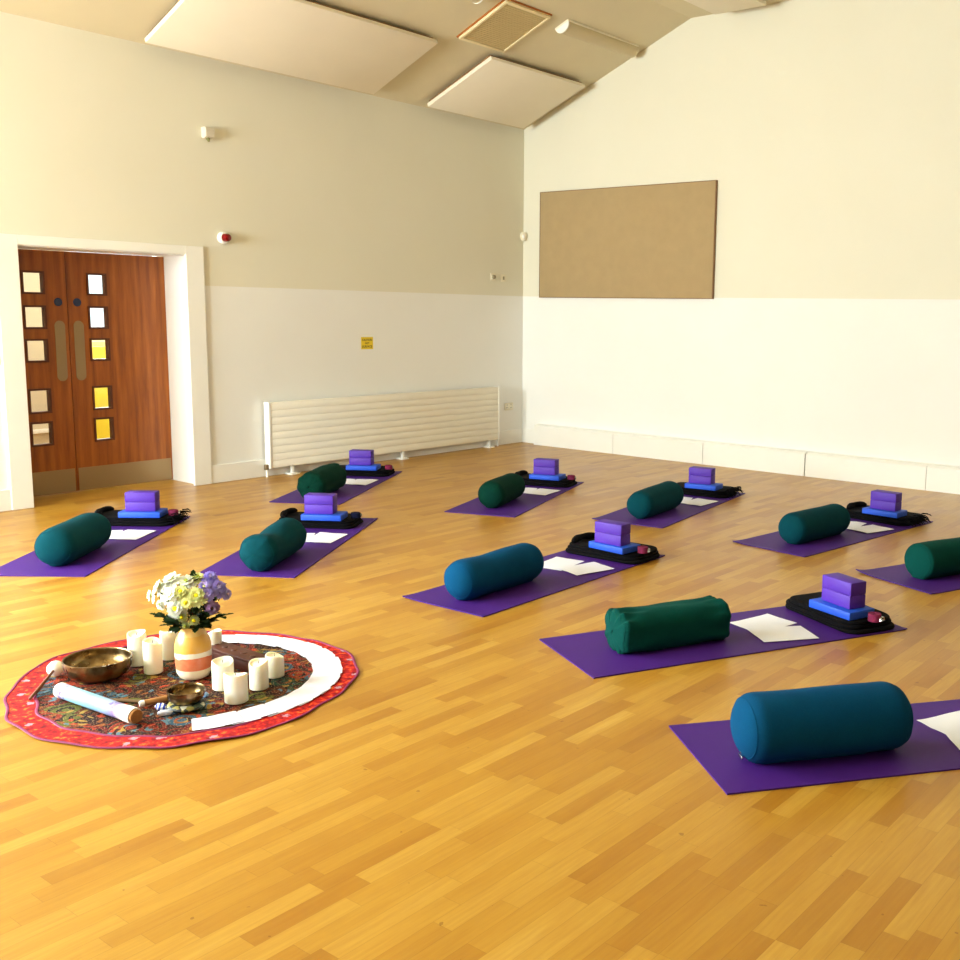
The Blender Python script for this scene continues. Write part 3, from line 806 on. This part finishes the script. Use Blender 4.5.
bm = bmesh.new(); ringcloth(bm, lambda e: e-.108, lambda e: e, 10, .0008)
tag(obj('border', bm, border_mat(), cl), 'red and orange patterned border')
PIP = mat('plum_piping', srgb(128, 22, 78), .7)
for d in (-.106, 0.0):
    bm = bmesh.new(); seg = 220; rg = []
    for k in range(seg):
        a = 2*PI*k/seg; r = redge(a)+d; z = cloth_z(r, a)+.001; wd = .006
        rg.append([bm.verts.new(((r+wd*math.cos(q))*math.cos(a), (r+wd*math.cos(q))*math.sin(a), max(.0008, z+.003*math.sin(q)))) for q in [2*PI*t/8 for t in range(8)]])
    for k in range(seg):
        A, Bv = rg[k], rg[(k+1) % seg]
        for t in range(8): bm.faces.new((A[t], A[(t+1) % 8], Bv[(t+1) % 8], Bv[t]))
    tag(obj('piping', bm, PIP, cl), 'plum coloured piping')

# fan of white cards in an arc
CARD = plain('card_white', srgb(238, 238, 255), .6, .02)
_t = NT(CARD); _v = _t.n('ShaderNodeTexVoronoi', voronoi_dimensions='2D', feature='DISTANCE_TO_EDGE'); _v.inputs['Scale'].default_value = 90
_t.l(_t.obj(), _v.inputs['Vector']); _m = _t.m('LESS_THAN', _v.outputs['Distance'], .06)
_t.l(_t.mix(_t.m('MULTIPLY', _m, .16), srgb(238, 238, 255), srgb(140, 140, 190)), _t.b.inputs['Base Color'])
CC = Vector((4.432, -7.226, 0)); NC = 50; proto = None
for i in range(NC):
    t = i/(NC-1); a = rad(-31+169*t)
    rmid = .537+.004*math.sin(i*1.7)
    z = .0075+.0011*(i % 4)+(.0006*math.sin(i*2.1))
    if proto is None:
        bm = bmesh.new(); hx, hy, rc = .0605, .040, .006; pts = []
        for qx, qy, a0 in ((1, 1, 0), (-1, 1, 90), (-1, -1, 180), (1, -1, 270)):
            for k in range(5): q = rad(a0+90*k/4); pts.append((qx*(hx-rc)+rc*math.cos(q), qy*(hy-rc)+rc*math.sin(q)))
        prism(bm, pts, 'z', 0, .0006); o = proto = obj('card', bm, CARD, smooth=False)
    else:
        o = proto.copy(); COL.objects.link(o)
    o.location = (CC.x+rmid*math.cos(a), CC.y+rmid*math.sin(a), z)
    jit = .03*math.sin(i*2.3)
    o.rotation_euler = (0.02, 0, a+jit)
    tag(o, 'white card in the overlapping arc of cards around the altar cloth', 'card', 'white cards overlapping in an arc')
    if i == 0: o['label'] = 'front end card of the white arc, below the candles, nearest the camera'
    if i == NC-1: o['label'] = 'last white card of the arc, behind the flower vase'

# ------------------------------------------------------------------ candles
def wax_mat():
    m = mat('cream_wax', srgb(255, 250, 232), .45); b = m.node_tree.nodes['Principled BSDF']
    b.inputs['Subsurface Weight'].default_value = .3; b.inputs['Subsurface Radius'].default_value = (.03, .02, .01); b.inputs['Subsurface Scale'].default_value = .5
    t = NT(m); t.l(t.mix(t.noise(t.obj(), 20, 3), srgb(255, 252, 236), srgb(250, 240, 212)), t.b.inputs['Base Color'])
    return m
WAX = wax_mat(); WICK = mat('wick', srgb(60, 50, 40), .8)
def candle(x, y, r, h, ph, label, grp):
    o = thing('candle', label, 'candle', (x, y, .0068), (0, 0, ph), grp)
    bm = bmesh.new(); seg = 48; top = lambda a: h-.006+.008*math.sin(a)+.004*math.sin(2*a+1)
    prof = [(.0, 0, 0), (r*.9, 0, 0), (r, .003, 0), (r, .35, 1), (r, .7, 1), (r, .97, 1), (r*.96, 1, 1), (r*.86, .995, 1), (r*.76, .93, 1), (r*.4, .90, 1), (0, .895, 1)]
    R_ = []
    for q, zf, md in prof:
        if q == 0: R_.append([bm.verts.new((0, 0, zf*h if md else 0))]); continue
        R_.append([bm.verts.new((q*math.cos(2*PI*i/seg), q*math.sin(2*PI*i/seg), (zf*(top(2*PI*i/seg) if zf > .92 else h)) if md else zf)) for i in range(seg)])
    for A, Bv in zip(R_, R_[1:]):
        for i in range(seg):
            j = (i+1) % seg
            if len(A) == 1: bm.faces.new((A[0], Bv[i], Bv[j]))
            elif len(Bv) == 1: bm.faces.new((A[i], A[j], Bv[0]))
            else: bm.faces.new((A[i], A[j], Bv[j], Bv[i]))
    obj('wax_body', bm, WAX, o)
    bm = bmesh.new(); tube(bm, [(0, 0, h*.89), (.001, 0, h*.89+.008), (.003, .001, h*.89+.013)], .0013, 6); obj('wick', bm, WICK, o)
g1, g2 = 'white candles left of the flower vase', 'white candles right of the flower vase'
candle(4.074, -7.301, .039, .152, 0.5, 'tall white candle nearest the large brass bowl, leftmost of the candles', g1)
candle(4.221, -7.312, .039, .148, 2.0, 'white candle front one of the three left of the vase', g1)
candle(4.105, -7.165, .039, .134, 4.0, 'white candle half hidden behind the left side of the flower vase', g1)
candle(4.620, -7.232, .044, .125, 1.2, 'wide white candle right next to the striped vase', g2)
candle(4.790, -7.285, .046, .122, 3.6, 'wide white candle standing nearest the camera', g2)
candle(4.734, -7.137, .039, .122, 0.2, 'white candle second from the right in the right-hand group', g2)
candle(4.663, -7.006, .039, .100, 2.6, 'rightmost white candle, by the arc of cards', g2)
candle(4.222, -7.012, .034, .120, 5.0, 'white candle mostly hidden behind the right side of the vase', None)

# ------------------------------------------------------------------ vase and flowers
def vase_mat():
    m = mat('glazed_pottery', rough=.3); t = NT(m); o = t.obj()
    s = t.n('ShaderNodeSeparateXYZ'); t.l(o, s.inputs[0])
    wob = t.m('MULTIPLY', t.m('SUBTRACT', t.noise(o, 16, 2), .5), .030)
    z = t.m('ADD', s.outputs[2], wob); z2 = t.m('DIVIDE', z, .225)
    c = t.ramp(z2, [(0, srgb(250, 236, 206)), (.21, srgb(226, 92, 40)), (.44, srgb(248, 238, 226)), (.55, srgb(236, 168, 30)), (.86, srgb(236, 186, 90))], 'CONSTANT')
    # keep the lower band edges straight
    zz = t.m('DIVIDE', s.outputs[2], .225)
    lo = t.ramp(zz, [(0, srgb(250, 236, 206)), (.21, srgb(226, 92, 40))], 'CONSTANT')
    c = t.mix(t.m('LESS_THAN', zz, .36), c, lo)
    c = t.mix(t.m('MULTIPLY', t.noise(o, 30, 3), .25), c, srgb(255, 244, 200))
    t.l(c, t.b.inputs['Base Color']); return m
VX, VY = 4.405, -7.232
vt = thing('vase', 'round-bellied vase with yellow, white and orange glaze bands holding flowers', 'vase', (VX, VY, .007))
prof = [(0, 0), (.05, 0), (.064, .008), (.076, .030), (.0795, .065), (.081, .115), (.080, .150), (.073, .176), (.058, .200), (.050, .212), (.050, .222), (.053, .228), (.050, .230), (.046, .222), (.046, .205), (.062, .175), (.07, .12), (.06, .03), (0, .012)]
bm = bmesh.new(); lathe(bm, [(a*.93, b) for a, b in prof], 64); obj('body', bm, vase_mat(), vt)
SRX, SRY = Vector((.798, .602, 0)), Vector((-.593, .791, 0))     # across and away, as laid out in the room
def fmat(name, c, c2):
    m = mat(name, c, .7, 0, .2); t = NT(m); t.l(t.mix(t.noise(t.obj(), 50, 2), c, c2), t.b.inputs['Base Color'])
    t.b.inputs['Subsurface Weight'].default_value = .15; t.b.inputs['Subsurface Scale'].default_value = .02
    return m
WHITEP = fmat('white_petal', srgb(255, 255, 248), srgb(250, 250, 226))
CREAMP = fmat('cream_petal', srgb(250, 250, 200), srgb(240, 240, 150))
LAVP = fmat('lavender_petal', srgb(206, 192, 250), srgb(186, 168, 238))
MAUVEP = fmat('mauve_petal', srgb(222, 190, 218), srgb(200, 164, 196))
YELC = fmat('yellow_centre', srgb(234, 226, 30), srgb(210, 200, 10)); GRNC = fmat('green_centre', srgb(190, 200, 60), srgb(150, 170, 40)); DRKC = fmat('dark_centre', srgb(70, 40, 50), srgb(40, 20, 30))
STEM = fmat('stem_green', srgb(70, 96, 34), srgb(50, 76, 24)); LEAF = fmat('leaf_green', srgb(40, 66, 22), srgb(24, 40, 14))
def bloom(sx, z, d, r, ny, nz, nx, pm, cm, label, cat='flower', grp=None, layers=3, npet=20):
    pos = Vector((VX, VY, .007))+SRX*sx+SRY*d; pos.z = z
    N = (SRX*nx+SRY*(-ny)+Vector((0, 0, nz))).normalized()
    o = thing('chrysanthemum', label, cat, pos, N.to_track_quat('Z', 'Y').to_euler(), grp)
    bm = bmesh.new(); rnd = random.Random(int(sx*9999)+int(z*7777))
    for l in range(layers):
        rl = r*(1-.22*l); tilt = rad(4+17*l); w = rl*.16
        for i in range(npet):
            a = 2*PI*(i+.5*l)/npet+rnd.uniform(-.06, .06); tl = tilt+rnd.uniform(-.12, .12)-.25*(l == 0)
            rr = rl*rnd.uniform(.9, 1.05)
            ca, sa = math.cos(a), math.sin(a); sec = []
            for k, (f, wf) in enumerate(((.15, .45), (.45, .95), (.75, 1.0), (.93, .7), (1.0, .25))):
                rad_ = rr*f; h = rad_*math.sin(tl)-.10*rr*f*f*(2-l)*.6; ro = rad_*math.cos(tl); ww = w*wf
                c = Vector((ro*ca, ro*sa, h+.002*l)); sd = Vector((-sa, ca, 0))*ww; up = Vector((0, 0, ww*.35))
                sec.append([bm.verts.new(c-sd+up), bm.verts.new(c), bm.verts.new(c+sd+up)])
            for P, Q in zip(sec, sec[1:]):
                bm.faces.new((P[0], P[1], Q[1], Q[0])); bm.faces.new((P[1], P[2], Q[2], Q[1]))
    bmesh.ops.solidify(bm, geom=bm.faces[:], thickness=.0006)
    obj('petals', bm, pm, o)
    bm = bmesh.new(); cr = r*(.36 if cm.name == 'yellow_centre' else .27); lathe(bm, [(0, -.004), (cr*.7, -.003), (cr, .003), (cr*.85, .008+.1*cr), (cr*.4, .011+.2*cr), (0, .012+.2*cr)], 16)
    for v in bm.verts: v.co += Vector((noise.noise(v.co*400), noise.noise(v.co*400+Vector((5, 0, 0))), noise.noise(v.co*300)))*.001
    obj('flower_centre', bm, cm, o)
    # stem down into the vase neck (in the bloom's own frame)
    inv = (Matrix.Translation(pos) @ N.to_track_quat('Z', 'Y').to_matrix().to_4x4()).inverted()
    e = Vector((VX+SRX.x*sx*.12+SRY.x*d*.12, VY+SRX.y*sx*.12+SRY.y*d*.12, .15))
    nk = Vector((VX, VY, .245))+(pos-Vector((VX, VY, pos.z)))*.2; nk.z = .24
    P = [pos-N*.004, pos-N*.025, (pos+nk)/2-Vector((0, 0, .005)), nk, e]
    out = []
    for i in range(len(P)-1):
        for t in range(4):
            p0, p1, p2, p3 = P[max(i-1, 0)], P[i], P[i+1], P[min(i+2, len(P)-1)]; s = t/4
            out.append(.5*((2*p1)+(p2-p0)*s+(2*p0-5*p1+4*p2-p3)*s*s+(3*p1-p0-3*p2+p3)*s**3))
    out.append(P[-1]); bm = bmesh.new(); tube(bm, [inv @ p for p in out], .0019, 6); obj('stem', bm, STEM, o)
    return o
S = .00046
def bl(cx, cy, d, r, *a, **k): return bloom((cx-476)*S, .228+(600-cy)*S*.97, d, r*1.22, *a, **k)
gw, gl, gy = 'white chrysanthemums in the vase', 'lavender chrysanthemums in the vase', 'small pale yellow chrysanthemums in the vase'
bl(400, 370, -.075, .040, 1, .35, -.1, WHITEP, YELC, 'white chrysanthemum with a bright yellow centre, low at the front of the vase', grp=gw)
bl(575, 255, -.055, .040, 1, .6, .1, CREAMP, YELC, 'cream chrysanthemum with yellow centre in the middle of the bouquet', grp=gw)
bl(300, 135, .0, .040, .5, 1, -.4, WHITEP, CREAMP, 'topmost white chrysanthemum of the bouquet', grp=gw)
bl(205, 195, -.02, .036, .5, .6, -.9, WHITEP, CREAMP, 'white chrysanthemum at the upper left of the bouquet', grp=gw)
bl(120, 285, -.01, .030, .3, .1, -1, WHITEP, CREAMP, 'drooping white chrysanthemum at the far left of the bouquet', grp=gw)
bl(330, 245, -.06, .038, 1, .7, -.4, WHITEP, CREAMP, 'white chrysanthemum left of centre, above the yellow-centred one', grp=gw)
bl(235, 345, -.05, .022, 1, .1, -.8, WHITEP, GRNC, 'small white bloom hanging low at the left of the bouquet', grp=gw)
bl(440, 150, -.0, .036, .6, 1, 0, WHITEP, GRNC, 'white chrysanthemum at the top centre of the bouquet', grp=gw)
bl(520, 125, .03, .030, .3, 1, .2, CREAMP, GRNC, 'cream bloom at the back beside the lavender ones', grp=gw)
bl(430, 225, -.05, .034, .9, .9, 0, CREAMP, YELC, 'pale yellow bloom just under the top centre', grp=gw)
bl(490, 310, -.075, .024, 1, .4, .1, CREAMP, YELC, 'small yellow bloom between the two large yellow-centred ones', grp=gy, layers=2)
bl(450, 450, -.075, .020, 1, .2, .0, CREAMP, YELC, 'small yellow bloom low at the front, left one', grp=gy, layers=2)
bl(545, 490, -.060, .020, 1, .2, .2, CREAMP, YELC, 'small yellow bloom low at the front, right one', grp=gy, layers=2)
bl(470, 540, -.065, .015, 1, -.1, 0, CREAMP, GRNC, 'tiny yellow bud just above the vase rim', grp=gy, layers=2)
bl(635, 120, .03, .032, .5, 1, .3, LAVP, LAVP, 'lavender chrysanthemum highest at the right', grp=gl)
bl(620, 190, -.02, .028, .8, .9, .2, LAVP, CREAMP, 'lavender chrysanthemum beside the cream yellow-centred one', grp=gl)
bl(735, 205, .0, .036, .6, .8, .6, LAVP, LAVP, 'largest lavender chrysanthemum at the right of the bouquet', grp=gl)
bl(665, 245, -.04, .026, 1, .6, .4, LAVP, LAVP, 'lavender bloom at the front right', grp=gl)
bl(800, 270, .01, .024, .4, .2, 1, LAVP, MAUVEP, 'outermost lavender bloom at far right, turned sideways', grp=gl)
bl(710, 372, -.05, .027, 1, .1, .3, MAUVEP, DRKC, 'mauve bloom with a dark centre, low at right', grp=gl)
# leaf sprigs
def sprig(cx, cy, d, label, n=7, ls=.028, seed=0):
    tip = Vector((VX, VY, 0))+SRX*((cx-470)*S)+SRY*d; tip.z = .235+(600-cy)*S
    base = Vector((VX, VY, .16))+SRX*((cx-470)*S*.06)
    o = thing('leaf_sprig', label, 'leaves', base, (0, 0, 0), 'green leaf sprigs in the vase')
    rnd = random.Random(seed); nk = Vector((VX, VY, .245))+(tip-Vector((VX, VY, tip.z)))*.22; nk.z = .245
    pts = []
    for i in range(13):
        t = i/12; p = (1-t)**2*base+2*t*(1-t)*nk+t*t*tip; pts.append(p-base)
    bm = bmesh.new(); tube(bm, pts, [.0018]*12+[.0006], 6); obj('stem', bm, STEM, o)
    bm = bmesh.new()
    for i in range(n):
        t = .52+.48*i/(n-1); p = (1-t)**2*base+2*t*(1-t)*nk+t*t*tip-base
        ax = (tip-nk).normalized(); sd = ax.cross(Vector((0, 0, 1))).normalized()*(1 if i % 2 else -1)
        dr = (ax*.7+sd*rnd.uniform(.5, .9)+Vector((0, 0, rnd.uniform(-.3, .4)))).normalized() if i < n-1 else ax
        wv = dr.cross(Vector((rnd.uniform(-.3, .3), rnd.uniform(-.3, .3), 1))).normalized(); up = wv.cross(dr); L = ls*rnd.uniform(.8, 1.25)
        sec = []
        for f, wf in ((0, .05), (.2, .55), (.35, .4), (.5, .8), (.62, .5), (.78, .55), (1, .03)):
            c = p+dr*L*f-Vector((0, 0, L*.10*f*f)); ww = L*.40*wf
            sec.append([bm.verts.new(c-wv*ww+up*ww*.3), bm.verts.new(c), bm.verts.new(c+wv*ww+up*ww*.3)])
        for P, Q in zip(sec, sec[1:]): bm.faces.new((P[0], P[1], Q[1], Q[0])); bm.faces.new((P[1], P[2], Q[2], Q[1]))
    bmesh.ops.solidify(bm, geom=bm.faces[:], thickness=.0005)
    obj('leaves', bm, LEAF, o)
for i, (cx, cy, d, lb) in enumerate([
    (190, 490, -.03, 'green leaf sprig reaching furthest left over the candles'), (290, 330, -.05, 'green leaf sprig at left among the white blooms'), (320, 560, -.05, 'low green leaf sprig left of the vase rim'),
    (745, 505, .0, 'dark leaf sprig reaching right over the vase shoulder'), (640, 400, -.02, 'dark leaf sprig under the lavender blooms'), (720, 290, .02, 'dark leaf sprig between the lavender blooms'),
    (560, 430, -.045, 'dark leaf sprig in the middle under the blooms'), (480, 170, .02, 'leaf sprig at the top between white blooms'), (380, 500, -.07, 'leaf sprig at the front left over the rim'),
    (600, 560, -.05, 'leaf sprig at the front right over the rim'), (500, 470, .05, 'leaf sprig at the back of the bouquet'), (670, 470, -.03, 'leaf sprig low at the right of the bouquet')]):
    sprig(cx, cy, d, lb, seed=i, n=11, ls=.050)

# ------------------------------------------------------------------ bowls and other altar pieces
def brass_mat():
    m = mat('aged_brass', srgb(150, 112, 56), .25, 1.0); t = NT(m); o = t.obj()
    n = t.noise(o, 14, 4); n2 = t.noise(o, 60, 2)
    t.l(t.ramp(n, [(.3, srgb(84, 64, 40)), (.55, srgb(132, 108, 70)), (.75, srgb(172, 150, 108))]), t.b.inputs['Base Color'])
    t.l(t.m('MULTIPLY_ADD', n, .25, .16), t.b.inputs['Roughness']); t.bump(n2, .25, .004); return m
BRASS = brass_mat()
def sbowl(label, x, y, z, r, h, rot=0.0):
    o = thing('singing_bowl', label, 'bowl', (x, y, z), (0, 0, rot))
    bm = bmesh.new()
    P = [(0, 0), (.50, 0), (.72, .08), (.88, .28), (.975, .55), (1.0, .78), (.985, .97), (.99, 1.0), (.965, 1.01), (.95, .98), (.955, .78), (.93, .55), (.84, .30), (.68, .13), (.48, .06), (0, .05)]
    lathe(bm, [(a*r, b*h) for a, b in P], 72); obj('body', bm, BRASS, o)
    bm = bmesh.new(); lathe(bm, [(r*.99, h*.99), (r*1.004, h*1.0), (r*1.0, h*1.035), (r*.965, h*1.035), (r*.955, h*1.0)], 72); obj('rim', bm, BRASS, o)
sbowl('large brass singing bowl on the left of the embroidered cloth', 4.092, -7.490, .0065, .138, .085)
WD = lambda n, c: plain(n, c, .5, .25, 30)
DW = WD('dark_wood', srgb(112, 62, 30))
def stick(name, label, cat, a, b, ra, rb, m, extra=None):
    a, b = Vector(a), Vector(b); o = thing(name, label, cat, a)
    bm = bmesh.new(); tube(bm, [Vector((0, 0, 0)), (b-a)*.02, (b-a)*.98, b-a], [ra*.8, ra, rb, rb*.7], 16); obj('handle', bm, m, o); return o, b-a
o, d = stick('bowl_mallet', 'felt-headed wooden mallet leaning out beside the large brass bowl', 'mallet', (3.958, -7.612, .040), (4.150, -7.805, .0125), .0055, .0065, DW)
bm = bmesh.new(); rm = (d.normalized()).to_track_quat('Z', 'Y').to_matrix().to_4x4()
lathe(bm, [(0, -.034), (.014, -.033), (.027, -.022), (.033, -.006), (.033, .012), (.024, .026), (.010, .032), (0, .033)], 28, Matrix.Translation(Vector((-.014, .012, -.001))) @ rm)
for v in bm.verts: v.co.z = max(v.co.z, -.0325)
tag(obj('felt_head', bm, fabric('white_felt', srgb(248, 244, 236), 150, .03, .3), o), 'round white felt head')
# small bowl on its cushion ring
cu = thing('bowl_cushion', 'flat patterned ring cushion under the small brass bowl', 'cushion', (4.700, -7.452, .0065))
bm = bmesh.new(); slab_r = [(0, 0), (.058, 0), (.070, .006), (.074, .014), (.068, .022), (.054, .025), (0, .021)]
lathe(bm, slab_r, 40)
def brocade():
    m = mat('green_brocade', rough=.6); t = NT(m); v = t.n('ShaderNodeTexVoronoi'); v.inputs['Scale'].default_value = 45; t.l(t.obj(), v.inputs['Vector'])
    c = t.n('ShaderNodeSeparateColor'); t.l(v.outputs['Color'], c.inputs[0])
    t.l(t.ramp(c.outputs[0], [(0, srgb(22, 34, 26)), (.4, srgb(60, 84, 70)), (.55, srgb(24, 22, 26)), (.75, srgb(150, 140, 70)), (.88, srgb(200, 196, 170))], 'CONSTANT'), t.b.inputs['Base Color']); return m
obj('cushion_body', bm, brocade(), cu)
sbowl('small brass singing bowl on a patterned ring cushion before the vase', 4.697, -7.450, .0295, .072, .054)
o, d = stick('bowl_striker', 'short light wooden striker with white tip resting by the small brass bowl', 'mallet', (4.553, -7.560, .0195), (4.590, -7.425, .0195), .0125, .0125, WD('light_wood', srgb(170, 118, 62)))
rm = d.normalized().to_track_quat('Z', 'Y').to_matrix().to_4x4()
bm = bmesh.new(); lathe(bm, [(0, -.008), (.010, -.006), (.0128, 0), (.0128, .012), (0, .013)], 20, rm); tag(obj('tip', bm, TRIM, o), 'white tip')
# stone
def agate():
    m = mat('blue_white_stone', rough=.2); t = NT(m); w = t.n('ShaderNodeTexWave'); w.inputs['Scale'].default_value = 18; w.inputs['Distortion'].default_value = 6; t.l(t.obj(), w.inputs[0])
    t.l(t.ramp(w.outputs[1], [(.25, srgb(40, 70, 190)), (.5, srgb(150, 170, 235)), (.7, srgb(250, 250, 255))]), t.b.inputs['Base Color']); return m
def stone(x, y, sx, sy, sz, rot, label, m, grp):
    bm = bmesh.new(); bmesh.ops.create_icosphere(bm, subdivisions=4, radius=1)
    for v in bm.verts:
        p = v.co.copy(); s = 1+.22*noise.noise(p*1.6+Vector((x*9, y*9, 0)))
        v.co = Vector((p.x*sx*s, p.y*sy*s, max(-sz*.7, p.z*sz*s)+sz*.7))
    tag(obj('polished_stone', bm, m, loc=(x, y, .0065), rot=(0, 0, rot)), label, 'stone', grp)
AG = agate()
stone(4.640, -7.525, .024, .015, .016, .6, 'deep blue and white polished stone left of the ring cushion', AG, None)
stone(4.700, -7.545, .028, .013, .012, .9, 'pale blue-white polished stone in front of the small bowl', plain('pale_stone', srgb(214, 220, 240), .25, .15, 60), None)
stone(4.650, -7.335, .013, .011, .011, 0, 'small blue-grey stone between the vase and the wide candle', plain('grey_blue_stone', srgb(110, 140, 168), .3, .2, 60), None)
# decorated tube with cork end
ta, tb = Vector((4.212, -7.712, .0385)), Vector((4.700, -7.668, .0385)); Lt = (tb-ta).length; rm = (tb-ta).normalized().to_track_quat('Z', 'Y').to_matrix().to_4x4()
o = thing('rattle_tube', 'pale blue tube with white ends, purple bands and a cork stopper lying on the cloth', 'tube', ta)
def tube_mat():
    m = mat('pale_tube_paper', rough=.35); t = NT(m)
    v = t.n('ShaderNodeVectorMath', operation='DOT_PRODUCT'); t.l(t.obj(), v.inputs[0]); dd = (tb-ta).normalized(); v.inputs[1].default_value = dd
    f = t.m('DIVIDE', v.outputs['Value'], Lt); n = t.noise(t.obj(), 55, 3)
    c = t.ramp(f, [(0, srgb(244, 240, 250)), (.07, srgb(180, 160, 214)), (.17, srgb(160, 212, 236)), (.45, srgb(140, 206, 234)), (.70, srgb(160, 184, 232)), (.80, srgb(150, 130, 196)), (.88, srgb(250, 248, 250))])
    pur = t.m('MULTIPLY', t.m('GREATER_THAN', n, .56), t.m('ADD', t.m('LESS_THAN', t.m('ABSOLUTE', t.m('SUBTRACT', f, .10)), .045), t.m('LESS_THAN', t.m('ABSOLUTE', t.m('SUBTRACT', f, .77)), .055)))
    t.l(t.mix(pur, c, srgb(110, 96, 170)), t.b.inputs['Base Color']); return m
bm = bmesh.new(); lathe(bm, [(0, 0), (.026, 0), (.029, .004), (.030, .012), (.030, Lt-.004), (.028, Lt), (0, Lt)], 36, rm); obj('tube', bm, tube_mat(), o)
def cork_mat():
    m = plain('cork', srgb(164, 112, 56), .85, .3, 90); return m
bm = bmesh.new(); lathe(bm, [(0, Lt), (.027, Lt), (.0265, Lt+.010), (.0245, Lt+.012), (0, Lt+.012)], 36, rm); tag(obj('cork_stopper', bm, cork_mat(), o), 'brown cork stopper')
bm = bmesh.new(); lathe(bm, [(0, -.003), (.022, -.003), (.030, 0), (.0315, .004), (.0315, .026), (.0302, .027)], 36, rm); tag(obj('end_cap', bm, TRIM, o), 'white end cap')
bm = bmesh.new(); lathe(bm, [(.0302, Lt-.05), (.0315, Lt-.048), (.0315, Lt-.001), (.030, Lt)], 36, rm); tag(obj('collar', bm, TRIM, o), 'white collar')
for ch in o.children:
    ch.location.z = -.0
o.location.z = .0385
# carved wooden box
bx = thing('wooden_box', 'long dark brown carved wooden box behind the right-hand candles', 'box', (4.385, -7.015, .0065), (0, 0, .02))
CW = WD('red_brown_wood', srgb(80, 32, 12))
obj('body', B(-.185, .175, -.045, .045, 0, .045, bev=.003), CW, bx)
ld = obj('lid', B(-.19, .18, -.048, .048, .0455, .060, bev=.004), CW, bx)
for i in range(5):
    c = -.14+i*.068; bm = bmesh.new(); lathe(bm, [(0, .060), (.014, .060), (.012, .0635), (.006, .0625), (0, .065)], 12, Matrix.Translation((c, 0, 0)))
    tag(obj('carved_rosette', bm, WD('deep_brown', srgb(80, 36, 18)), ld), 'dark carved rosette')
# thin incense holder slat lying by the tube
tag(obj('incense_holder', B(-.10, .10, -.012, .012, 0, .005, bev=.002), WD('olive_wood', srgb(96, 70, 36)), loc=(4.47, -7.555, .0068), rot=(0, 0, .55)), 'thin flat wooden strip on the cloth between the tube and the small bowl', 'holder')

# ------------------------------------------------------------------ light
def area(name, loc, rot, sx, sy, e, col):
    l = bpy.data.lights.new(name, 'AREA'); l.shape = 'RECTANGLE'; l.size = sx; l.size_y = sy; l.energy = e; l.color = col
    o = bpy.data.objects.new(name, l); COL.objects.link(o); o.location = loc; o.rotation_euler = rot; return o
for a, b in WIN:
    area('window_daylight', ((a+b)/2, FY-.35, (WZ[0]+WZ[1])/2), (PI/2, 0, 0), b-a, WZ[1]-WZ[0], 520, (.88, .945, 1.0))
for a, b in WINL:
    area('window_daylight', (-.60, (a+b)/2, (WZ[0]+WZ[1])/2), (0, -PI/2, 0), WZ[1]-WZ[0], b-a, 600, (.88, .945, 1.0))
area('corridor_daylight', (-2.6, -3.82, 1.8), (0, -PI/2, 0), 1.0, 1.0, 110, (1, .98, .95))
area('corridor_fill', (-1.3, -5.0, 2.55), (0, 0, 0), .3, 1.6, 30, (.95, .98, 1.0))  # added fill brightening the corridor behind the panes, no fitting there
wd = bpy.data.worlds.new('world'); SC.world = wd; wd.use_nodes = True
wd.node_tree.nodes['Background'].inputs[0].default_value = (.80, .90, 1.0, 1); wd.node_tree.nodes['Background'].inputs[1].default_value = 2.2

SC.view_settings.view_transform = 'Standard'; SC.view_settings.look = 'None'
SC.view_settings.exposure = 0.22; SC.view_settings.gamma = 1.0; SC.view_settings.use_curve_mapping = False
